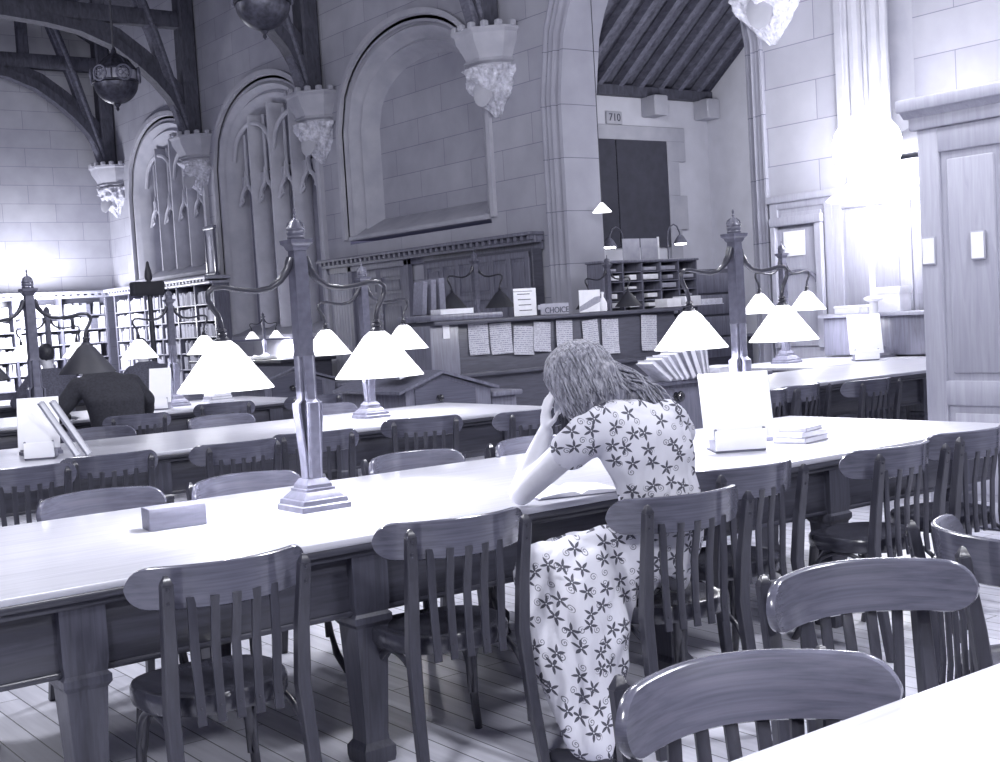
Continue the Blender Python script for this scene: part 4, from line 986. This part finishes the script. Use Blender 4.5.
# shelf with boxes on the right wall
sh_ = empty('wall_counter', 'narrow counter under the right wall panelling carrying paper boxes', 'counter', (11.8, 7.6, 0))
obj('counter_top', MB().box(-0.25, 0.10, -2.0, 1.9, 1.24, 1.28, 0.006), 'panel_wood_light', sh_); obj('counter_front', MB().box(-0.18, 0.10, -1.98, 1.88, 0.82, 1.24, 0.006), 'panel_wood', sh_)
for (y, w, h, d, lb) in ((8.60, 0.30, 0.26, 0.2, 'white paper box at the right on the wall counter'), (9.15, 0.34, 0.08, 0.2, 'low flat box left on the wall counter'), (8.95, 0.12, 0.07, 0.15, 'small roll lying by the tall lamp on the wall counter')):
    o = obj('paper_box', MB().box(-d/2, d/2, -w/2, w/2, 0, h, 0.006).box(-d/2-0.006, d/2+0.006, -w/2-0.006, w/2+0.006, h*0.72, h+0.004, 0.004), 'paper', loc=(11.72, y, 1.282)); tag(o, lb, 'box')

# far clutter: high desk under window with papers
hd = empty('high_desk', 'high dark desk under the nearer mullioned window', 'desk', (11.2, 23.1, 0))
obj('desk_top', MB().box(-0.55, 0.6, -2.2, 1.9, 0.86, 0.91, 0.01), 'table_wood', hd); obj('desk_body', MB().box(-0.45, 0.55, -2.1, 1.8, 0.0, 0.86, 0.008), 'counter_wood', hd)
for (y, w, lb) in ((22.4, 0.5, 'crumpled white papers heaped right on the high desk'), (23.7, 0.35, 'white papers heaped left on the high desk')):
    m_ = MB(); vs = []
    n_ = 10
    for j in range(n_+1):
        for i in range(n_+1):
            u, v = i/n_-0.5, j/n_-0.5; e = max(0, 1-(abs(u)*2)**3)*max(0, 1-(abs(v)*2)**3)
            vs.append((u*0.5, v*w*2, 0.01+e*(0.05+0.05*noise.noise(Vector((u*6, v*6+y, 0))))))
    fs = [(j*(n_+1)+i, j*(n_+1)+i+1, (j+1)*(n_+1)+i+1, (j+1)*(n_+1)+i) for j in range(n_) for i in range(n_)]
    m_.add(vs, fs); m_.add([(x, yy, 0.001) for x, yy, z in vs], [tuple(reversed(f)) for f in fs])
    o = obj('paper_heap', m_, 'paper', smooth=60, loc=(10.98, y, 0.911)); tag(o, lb, 'papers')
# tall dark post with box
p = at(149, 286, 1, 18.9)
tp = empty('direction_post', 'tall dark post carrying a dark boxed sign, left of the third lamp', 'post', (p.x, 18.9, 0))
obj('pole', MB().tube([(0, 0, 0), (0, 0, p.z+0.16)], [0.05, 0.035], 12).lathe([(0.05, 0), (0.06, 0.05), (0.05, 0.13), (0.03, 0.2), (0.02, 0.26), (0.0, 0.28)], 12, (0, 0, p.z+0.1)), 'iron', tp, 50)
obj('foot', MB().lathe([(0.26, 0), (0.26, 0.03), (0.1, 0.06), (0.05, 0.12)], 20), 'iron', tp)
obj('sign_box', MB().box(-0.28, 0.22, -0.09, 0.09, p.z-0.12, p.z+0.08, 0.02), 'dark_shade', tp)

# ------------------------------------------------------------------ hanging lanterns
def lantern(x, y, zc, lb, top=11.5):
    r = empty('hanging_lantern', lb, 'lantern', (x, y, zc), radians(-30), 'globe lanterns hanging from the roof')
    R = 0.36
    obj('bowl', MB().lathe([(R*sin(a), -R*cos(a)) for a in [0.06+i*0.13 for i in range(12)]], 36, sx=1, sy=1), 'lantern_metal', r, 50)
    obj('glass_band', MB().lathe([(R*0.97, 0.0), (R*1.0, 0.10), (R*0.93, 0.20)], 36), 'night_glass', r, 50)
    obj('dome', MB().lathe([(R*0.96, 0.19), (R*0.80, 0.27), (R*0.55, 0.36), (R*0.3, 0.42), (0.05, 0.46), (0.03, 0.56)], 36), 'lantern_metal', r, 50)
    rb = MB()
    for z, q in ((0.0, 1.02), (0.19, 0.98)): rb.tube([(R*q*cos(2*pi*i/36), R*q*sin(2*pi*i/36), z) for i in range(37)], 0.018, 6)
    for k in range(8):
        a = 2*pi*k/8; rb.tube([(R*1.01*cos(a), R*1.01*sin(a), 0.0), (R*1.02*cos(a), R*1.02*sin(a), 0.1), (R*0.95*cos(a), R*0.95*sin(a), 0.2), (R*0.6*cos(a), R*0.6*sin(a), 0.36), (0.03*cos(a), 0.03*sin(a), 0.47)], 0.014, 6)
    obj('rib', rb, 'lantern_metal', r, 50)
    for k in range(6):
        a = 2*pi*(k+0.5)/6; md = MB(); 
        md.tube([(0.12*cos(2*pi*i/20), 0, 0.12*sin(2*pi*i/20)) for i in range(21)], 0.018, 6, upv=(0, 1, 0))
        for q in range(4): md.tube([(0.05*cos(q*pi/2)+0.04*cos(2*pi*i/10), 0, 0.05*sin(q*pi/2)+0.04*sin(2*pi*i/10)) for i in range(11)], 0.008, 5, upv=(0, 1, 0))
        md.xf(Matrix.Rotation(a, 4, 'Z') @ Matrix.Translation((0, -R*1.06, 0.10))); obj('medallion', md, 'bronze_light', r, 60)
    obj('pendant_drop', MB().lathe([(0.06, -R), (0.04, -R-0.03), (0.02, -R-0.05), (0.03, -R-0.08), (0.0, -R-0.12)], 12), 'lantern_metal', r, 50)
    obj('hanging_rod', MB().tube([(0, 0, 0.5), (0, 0, top-zc)], 0.02, 8), 'iron', r)
    return r
lantern(8.0, 20.9, 5.68, 'dark globe lantern with round medallions hanging at the upper left')
lantern(7.97, 15.45, 5.74, 'dark globe lantern whose bottom shows at the top edge')

# ------------------------------------------------------------------ people
def bake(name, mb, mat, voxel, smooth=8, parent=None, disp=None, fac=0.5):
    me = bpy.data.meshes.new(name); me.from_pydata(mb.v, [], mb.f); bm_fix(me)
    tmp = bpy.data.objects.new(name, me); COL.objects.link(tmp)
    m1 = tmp.modifiers.new('r', 'REMESH'); m1.mode = 'VOXEL'; m1.voxel_size = voxel; m1.use_smooth_shade = True
    m2 = tmp.modifiers.new('s', 'SMOOTH'); m2.factor = fac; m2.iterations = smooth
    dg = bpy.context.evaluated_depsgraph_get(); out = bpy.data.meshes.new_from_object(tmp.evaluated_get(dg))
    bpy.data.objects.remove(tmp)
    if disp:
        pn = [(v.co.copy(), v.normal.copy()) for v in out.vertices]; flat = []
        for c_, n_ in pn: flat.extend(disp(c_, n_))
        out.vertices.foreach_set('co', flat); out.update()
    out.materials.clear(); out.materials.append(MATS[mat]); out.shade_smooth(); out.name = name
    o = bpy.data.objects.new(name, out); COL.objects.link(o)
    if parent is not None:
        o.parent = parent
    return o
def capsule(mb, p0, p1, r0_, r1_, n=16, sx=1.0, sy=1.0, upv=(0, 0, 1)):
    p0, p1 = Vector(p0), Vector(p1); d = (p1-p0); L = d.length; d.normalize()
    pts, rr = [], []
    for a in (1.5, 1.1, 0.7, 0.35): pts.append(p0-d*r0_*sin(a)); rr.append(max(0.002, r0_*cos(a)))
    for t_ in (0, 0.25, 0.5, 0.75, 1.0): pts.append(p0.lerp(p1, t_)); rr.append(r0_+(r1_-r0_)*t_)
    for a in (0.35, 0.7, 1.1, 1.5): pts.append(p1+d*r1_*sin(a)); rr.append(max(0.002, r1_*cos(a)))
    mb.tube(pts, rr, n, sx, sy, upv)
def chain(mb, pts, rad, **k):
    for i in range(len(pts)-1): capsule(mb, pts[i], pts[i+1], rad[i], rad[i+1], **k)
def ellip(mb, c, r, rot=None, n=20):
    s0 = len(mb.v); k = 10
    mb.lathe([(sin(pi*(i+0.02)/(k+0.04)), -cos(pi*(i+0.02)/(k+0.04))) for i in range(k+1)], n)
    Mx = Matrix.Translation(c) @ (rot.to_4x4() if rot else Matrix.Identity(4)) @ Matrix.Diagonal((*r, 1)); mb.xf(Mx, s0)
def hand(mb, wrist, d, palm_n, sc=1.0, curl=0.5, thumb_side=1):
    """palm, four unequal curled fingers and a side thumb"""
    w = Vector(wrist); d = Vector(d).normalized(); n = Vector(palm_n); n = (n-d*n.dot(d)).normalized(); s = d.cross(n)*thumb_side
    pl = w+d*0.045*sc
    ellip(mb, pl, (0.042*sc, 0.016*sc, 0.05*sc), Matrix((s, n, d)).transposed())
    for i, (off, ln) in enumerate(((0.030, 0.070), (0.010, 0.080), (-0.010, 0.074), (-0.030, 0.058))):
        b0 = w+d*0.085*sc+s*off*sc; a = b0; dirv = d.copy()
        for j, fr in enumerate((0.45, 0.32, 0.23)):
            dirv = (dirv*cos(curl*0.55)+n*sin(curl*0.55)).normalized(); c_ = a+dirv*ln*fr*sc
            capsule(mb, a, c_, (0.0095-0.0009*j)*sc, (0.009-0.0009*j)*sc, n=8); a = c_
    b0 = w+d*0.03*sc+s*0.036*sc; dv = (d*0.6+s*0.75+n*0.25).normalized(); m1_ = b0+dv*0.035*sc; capsule(mb, b0, m1_, 0.012*sc, 0.010*sc, n=8); capsule(mb, m1_, m1_+(dv*0.4+d*0.8+n*0.2).normalized()*0.03*sc, 0.010*sc, 0.008*sc, n=8)

# --- woman
wr = empty('person', 'woman in a floral dress bent over a book, head resting on her left hand', 'person', (0, 0, 0))
HC = Vector((3.235, 3.845, 1.205))          # head centre
fdir = Vector((-0.42, 0.70, -0.58)).normalized()   # where the face points: down and left
hu = Vector((-0.05, 0.42, 0.86)); hu = (hu-fdir*hu.dot(fdir)).normalized(); hr = fdir.cross(hu)
HR = Matrix((hr, fdir, hu)).transposed()
def hp(x, y, z): return HC+HR @ Vector((x, y, z))
body = MB()
ellip(body, HC, (0.088, 0.108, 0.125), HR)
ellip(body, hp(0, 0.045, -0.065), (0.056, 0.062, 0.062), HR)           # jaw and chin
capsule(body, hp(0, 0.105, 0.01), hp(0, 0.132, -0.03), 0.011, 0.016)   # nose
ellip(body, hp(0, 0.098, -0.062), (0.026, 0.014, 0.010), HR)           # lips
for s in (-1, 1):
    ellip(body, hp(s*0.036, 0.092, 0.012), (0.017, 0.014, 0.012), HR); ellip(body, hp(s*0.092, 0.0, -0.01), (0.012, 0.022, 0.032), HR)
    ellip(body, hp(s*0.036, 0.096, 0.034), (0.026, 0.012, 0.007), HR)
capsule(body, (3.285, 3.66, 1.08), hp(0.0, -0.03, -0.08), 0.058, 0.052)    # neck
# left arm: elbow on the table, hand under the brow
SL, EL = Vector((3.075, 3.66, 1.02)), Vector((3.065, 4.03, 0.79))
HW = hp(-0.105, 0.085, -0.075); HW = Vector((3.125, 3.93, 1.03))
chain(body, [SL, SL.lerp(EL, 0.5), EL], [0.058, 0.056, 0.050]); chain(body, [EL, EL.lerp(HW, 0.35), HW], [0.050, 0.050, 0.031])
hand(body, HW, (0.05, -0.08, 1), (0.9, -0.3, 0), 1.1, 0.55, -1)
# right arm, elbow on the table, hand raised beyond the shoulder
SR, ER = Vector((3.50, 3.60, 1.03)), Vector((3.62, 3.98, 0.79)); WR = Vector((3.58, 3.86, 1.03))
chain(body, [SR, ER], [0.05, 0.042]); chain(body, [ER, WR], [0.042, 0.028]); hand(body, WR, (-0.25, -0.1, 1), (-0.9, 0, 0), 1.1, 0.8, 1)
# ankles and shoes under the chair
chain(body, [(2.98, 3.82, 0.44), (2.86, 3.46, 0.12), (2.83, 3.40, 0.07)], [0.055, 0.036, 0.032])
chain(body, [(3.12, 3.86, 0.44), (2.97, 3.50, 0.12), (2.95, 3.44, 0.07)], [0.055, 0.036, 0.032])
def lower(mb):
    mb.v = [(x, y, z if z > 0.6 else 0.6-(0.6-z)*1.2) for x, y, z in mb.v]
lower(body)
bo = bake('body', body, 'skin', 0.0075, 4, wr)
sh = MB()
for (x, y) in ((2.83, 3.38), (2.96, 3.42)):
    capsule(sh, (x+0.01, y-0.02, 0.045), (x-0.05, y+0.16, 0.032), 0.040, 0.030, sx=0.9, sy=0.8); sh.box(x-0.015, x+0.035, y-0.06, y-0.01, 0.0, 0.05, 0.006)
lower(sh); bake('shoes', sh, 'shoe', 0.009, 3, wr)
dr = MB()
# bodice
def ering(c, rx, ry, a=0): return [(c[0]+rx*cos(t_)*cos(a)-ry*sin(t_)*sin(a), c[1]+rx*cos(t_)*sin(a)+ry*sin(t_)*cos(a), c[2]) for t_ in [2*pi*i/28 for i in range(28)]]
ang_ = radians(-6)
dr.loft([ering((3.33, 3.56, 0.50), 0.15, 0.12, ang_), ering((3.33, 3.57, 0.56), 0.20, 0.145, ang_), ering((3.33, 3.55, 0.66), 0.195, 0.14, ang_), ering((3.33, 3.52, 0.78), 0.165, 0.122, ang_), ering((3.325, 3.545, 0.86), 0.175, 0.127, ang_), ering((3.31, 3.56, 0.95), 0.20, 0.135, ang_),
         ering((3.295, 3.57, 1.03), 0.215, 0.13, ang_), ering((3.285, 3.60, 1.085), 0.20, 0.115, ang_), ering((3.28, 3.63, 1.12), 0.14, 0.09, ang_), ering((3.275, 3.65, 1.145), 0.075, 0.07, ang_)])
# short puffed sleeves
chain(dr, [(3.13, 3.60, 1.055), (3.075, 3.66, 1.01), (3.06, 3.71, 0.98)], [0.085, 0.085, 0.072])
chain(dr, [(3.44, 3.57, 1.055), (3.52, 3.63, 1.00), (3.55, 3.72, 0.94)], [0.085, 0.085, 0.070])
bod_a = len(dr.v)
# skirt over the thighs, knees and tucked-back shins
chain(dr, [(3.24, 3.60, 0.55), (3.10, 3.68, 0.545), (2.985, 3.84, 0.53)], [0.13, 0.115, 0.092])
chain(dr, [(3.42, 3.61, 0.55), (3.30, 3.74, 0.545), (3.16, 3.90, 0.53)], [0.13, 0.115, 0.092])
chain(dr, [(3.04, 3.70, 0.54), (3.16, 3.86, 0.53)], [0.10, 0.09])
chain(dr, [(2.985, 3.84, 0.51), (2.92, 3.72, 0.34), (2.86, 3.54, 0.20), (2.82, 3.40, 0.09)], [0.095, 0.105, 0.088, 0.062])
chain(dr, [(3.15, 3.88, 0.50), (3.06, 3.76, 0.34), (2.98, 3.58, 0.20), (2.93, 3.44, 0.10)], [0.095, 0.105, 0.085, 0.065])
chain(dr, [(3.06, 3.60, 0.53), (2.97, 3.55, 0.42), (2.91, 3.48, 0.26), (2.86, 3.38, 0.08)], [0.09, 0.085, 0.075, 0.055])
chain(dr, [(3.13, 3.60, 0.51), (3.04, 3.54, 0.34), (2.96, 3.47, 0.12)], [0.10, 0.095, 0.075])
chain(dr, [(3.02, 3.66, 0.50), (2.93, 3.52, 0.30), (2.87, 3.42, 0.12)], [0.10, 0.095, 0.07])
def fold(co_, no):
    k = 1.0 if co_.z < 0.52 else 0.25
    q = co_.x*cos(0.6)-co_.y*sin(0.6)
    d = 0.010*k*sin(q*62+noise.noise(co_*5)*4)+0.008*noise.noise(co_*11)*(1.4 if co_.z > 0.52 else 1)
    # gathered waist
    if 0.72 < co_.z < 0.90: d += 0.006*sin(math.atan2(co_.y-3.5, co_.x-3.33)*16)*(1-abs(co_.z-0.81)/0.09)
    return co_+no*d
lower(dr); bake('floral_dress', dr, 'floral_cloth', 0.009, 7, wr, fold)
# hair: wavy shoulder-length bob
hm = MB()
ellip(hm, hp(0, -0.022, 0.022), (0.120, 0.132, 0.135), HR)
ellip(hm, hp(-0.075, -0.01, -0.06), (0.060, 0.095, 0.105), HR); ellip(hm, hp(0.080, -0.03, -0.06), (0.062, 0.095, 0.11), HR)
ellip(hm, hp(0.0, -0.095, -0.07), (0.10, 0.055, 0.10), HR)
chain(hm, [hp(0.08, -0.08, 0.0), Vector((3.37, 3.74, 1.16)), Vector((3.42, 3.68, 1.115)), Vector((3.46, 3.62, 1.10))], [0.06, 0.055, 0.045, 0.02])
chain(hm, [hp(-0.02, -0.10, -0.02), Vector((3.24, 3.72, 1.12)), Vector((3.20, 3.66, 1.08))], [0.07, 0.06, 0.03])
ho = bake('hair', hm, 'wavy_hair', 0.010, 5, wr, lambda c_, n_: c_+n_*(0.006*noise.noise(Vector((c_.x*40, c_.y*40, c_.z*9)))))
lk = MB(); random.seed(3)
crown = hp(0.0, -0.035, 0.158)
for i in range(430):
    a = random.uniform(0, 2*pi)
    if sin(a) > 0.72: continue                    # keep the face free
    dx, dy = cos(a), sin(a); pts = []; ph = random.uniform(0, 6.28); wv = random.uniform(0.004, 0.010); ln = random.uniform(0.75, 1.05)
    for j in range(13):
        t_ = j/12*ln; th = t_*2.15
        rx = 0.126+0.012*t_; ry = 0.140; rz_ = 0.142
        x = dx*rx*sin(min(th, 1.75))*(1+0.05*sin(t_*14+ph)); y = dy*ry*sin(min(th, 1.75))-0.022; z = rz_*cos(min(th, 1.6))+0.024-(max(0, th-1.55))*0.22
        q = hp(x+wv*sin(t_*16+ph), y+wv*cos(t_*16+ph)*0.6, z)
        if z < 0 : q = q+Vector((0.0, 0, -0.012))*max(0, th-1.6)*3
        pts.append(q)
    lk.tube(pts, [0.0022+0.0036*sin(pi*min(1, (k+0.6)/13.2)) for k in range(13)], 6)
for i in range(70):                               # locks falling on the right shoulder
    s0 = hp(random.uniform(0.03, 0.12), random.uniform(-0.13, -0.05), random.uniform(-0.07, 0.06)); e = Vector((3.44+random.uniform(-0.06, 0.07), 3.63+random.uniform(-0.05, 0.05), 1.105+random.uniform(-0.02, 0.03)))
    pts = []; ph = random.uniform(0, 6)
    for j in range(10):
        t_ = j/9; q = s0.lerp(e, t_)+Vector((0, -0.035, 0.02))*sin(pi*t_)+Vector((1, 0.4, 0.6))*0.008*sin(t_*9+ph); pts.append(q)
    lk.tube(pts, [0.0048*(1-0.75*(k/9)**2)+0.001 for k in range(10)], 6)
obj('hair_locks', lk, 'wavy_hair', ho, 60)

# --- seated readers seen from behind
def reader(x, y, rz, lb, mat='jacket', sc=1.0, vox=0.014, heading=0.0, lean=0.10, drop=0.0):
    r = empty('person', lb, 'person', (x, y, 0), rz, scale=sc)
    b1 = MB()
    hc = Vector((0, 0.17+lean, 1.285-drop)); ellip(b1, hc, (0.078, 0.098, 0.118)); ellip(b1, hc+Vector((0, 0.05, -0.06)), (0.055, 0.055, 0.06)); capsule(b1, hc+Vector((0, 0.095, 0.0)), hc+Vector((0, 0.12, -0.025)), 0.010, 0.015)
    for s in (-1, 1): ellip(b1, hc+Vector((s*0.082, 0, -0.01)), (0.012, 0.02, 0.03))
    capsule(b1, (0, 0.10+lean*0.7, 1.08), hc+Vector((0, -0.02, -0.07)), 0.058, 0.055)
    for s in (-1, 1): chain(b1, [(0, 0.10+lean*0.6, 1.06), (s*0.19, 0.10+lean*0.4, 1.03), (s*0.30, 0.20, 0.90), (s*0.35, 0.30, 0.80), (s*0.26, 0.42, 0.79), (s*0.16, 0.52, 0.79)], [0.04, 0.04, 0.036, 0.032, 0.03, 0.024])
    for s in (-1, 1): hand(b1, (s*0.16, 0.52, 0.79), (-s*0.6, 0.7, -0.05), (0, 0, -1), 1.0, 0.4, s)
    bake('body', b1, 'skin', 0.010, 4, r)
    j = MB()
    def er(c, rx, ry): return ering(c, rx, ry)
    j.loft([er((0, 0.0, 0.44), 0.17, 0.14), er((0, 0.0, 0.52), 0.19, 0.15), er((0, 0.0, 0.66), 0.185, 0.13), er((0, 0.02, 0.80), 0.195, 0.13), er((0, 0.05, 0.93), 0.215, 0.135), er((0, 0.07+lean*0.3, 1.03), 0.225, 0.125), er((0, 0.09+lean*0.5, 1.10), 0.19, 0.105), er((0, 0.10+lean*0.7, 1.15), 0.09, 0.08)])
    for s in (-1, 1):
        chain(j, [(s*0.19, 0.09+lean*0.4, 1.045), (s*0.30, 0.20, 0.90), (s*0.35, 0.30, 0.80)], [0.075, 0.066, 0.058]); chain(j, [(s*0.35, 0.30, 0.80), (s*0.26, 0.42, 0.79), (s*0.165, 0.51, 0.79)], [0.058, 0.05, 0.038])
        chain(j, [(s*0.09, 0.04, 0.54), (s*0.11, 0.46, 0.545)], [0.10, 0.072]); chain(j, [(s*0.11, 0.46, 0.53), (s*0.12, 0.44, 0.12)], [0.07, 0.05])
    bake('suit', j, mat, vox, 5, r, lambda c_, n_: c_+n_*0.006*noise.noise(c_*9))
    h = MB(); ellip(h, hc+Vector((0, -0.018, 0.03)), (0.088, 0.102, 0.108)); bake('hair', h, 'dark_hair', 0.011, 3, r, lambda c_, n_: c_+n_*0.004*noise.noise(c_*40))
    s2 = MB()
    for s in (-1, 1): capsule(s2, (s*0.12, 0.42, 0.05), (s*0.125, 0.60, 0.04), 0.045, 0.035)
    bake('shoes', s2, 'shoe', 0.012, 3, r)
    return r
reader(4.14, 11.36, radians(4), 'man in a dark jacket hunched over the third table, seen from behind', 'jacket', 1.30, 0.014, 0, 0.24, 0.13).scale = (1.30, 1.30, 1.14)
reader(4.9, 15.45, radians(0), 'reader in grey seated at the farthest table behind the dark-jacketed man', 'grey_suit', 1.12)
reader(6.1, 15.4, radians(8), 'reader in dark clothes right of the third lamp, partly hidden', 'grey_suit', 1.12)

# everything that was laid out from a zero level stands on the floor at FZ: lengthen it down, tops stay put
bpy.context.view_layer.update()
def desc(o):
    r = [o]
    for c_ in o.children: r += desc(c_)
    return r
for o in [q for q in COL.objects if q.parent is None and q.type in ('MESH', 'EMPTY')]:
    cat = o.get('category', '')
    if cat == 'floor': continue
    zs_ = [(m_.matrix_world @ Vector(c_)).z for m_ in desc(o) if m_.type == 'MESH' for c_ in m_.bound_box]
    if not zs_ or min(zs_) > 0.03 or min(zs_) < -0.03: continue
    if o.name.startswith('person'):
        o.location.z += FZ if o is not wr else 0
        continue
    if o.name.startswith('reading_chair'): o.location.z = FZ; continue
    top = max(zs_); k = (top-FZ)/top
    o.scale.z *= k; o.location.z = FZ+o.location.z*k
for o in COL.objects:
    if o.name.startswith(('shelf_book', 'shelved_books')):
        o.location.z = FZ+o.location.z*(2.68-FZ)/2.68
    if o.name.startswith('shelved_books'): o.scale.z = (2.68-FZ)/2.68

# ------------------------------------------------------------------ light
def light(kind, loc, e, size=0.3, rot=None, col=(0.93, 0.94, 1.0), name='room_light'):
    l = bpy.data.lights.new(name, kind); l.energy = e; l.color = col
    if kind == 'AREA': l.shape = 'DISK'; l.size = size
    elif kind == 'SPOT': l.shadow_soft_size = size; l.spot_size = radians(110)
    else: l.shadow_soft_size = size
    o = bpy.data.objects.new(name, l); COL.objects.link(o); o.location = loc
    if rot: o.rotation_euler = rot
    return o
light('POINT', (11.1, 8.5, 2.95), 100, 0.3, name='glaring_lamp')
light('POINT', (9.6, 31.2, 2.3), 450, 0.4, name='end_bay_lamp')
light('POINT', (14.2, 12.6, 3.7), 95, 0.3, name='side_room_lamp')
for (x, y, z, e) in ((-1.0, 1.2, 4.6, 520), (3.2, -1.8, 4.8, 560), (5.8, 6.6, 5.4, 440), (1.0, 6.8, 5.4, 360), (6.6, 2.6, 5.2, 380), (3.0, 12.5, 5.6, 230), (3.0, 20.0, 5.6, 230)):
    light('POINT', (x, y, z), e, 0.35, name='overhead_fill')  # added overhead fill with no fitting built, lifting floor, chairs and walls
place_lamp(2.3, 0.62, T, 'twin-shade lamp on the table at the bottom right, just outside the picture', L1, w=24)
w = bpy.data.worlds.new('world'); SC.world = w; w.use_nodes = True
bg = w.node_tree.nodes['Background']; bg.inputs[0].default_value = (0.42, 0.42, 0.72, 1); bg.inputs[1].default_value = 0.13
SC.view_settings.view_transform = 'Standard'; SC.view_settings.look = 'None'; SC.view_settings.gamma = 1; SC.view_settings.use_curve_mapping = False
SC.view_settings.exposure = 0.55
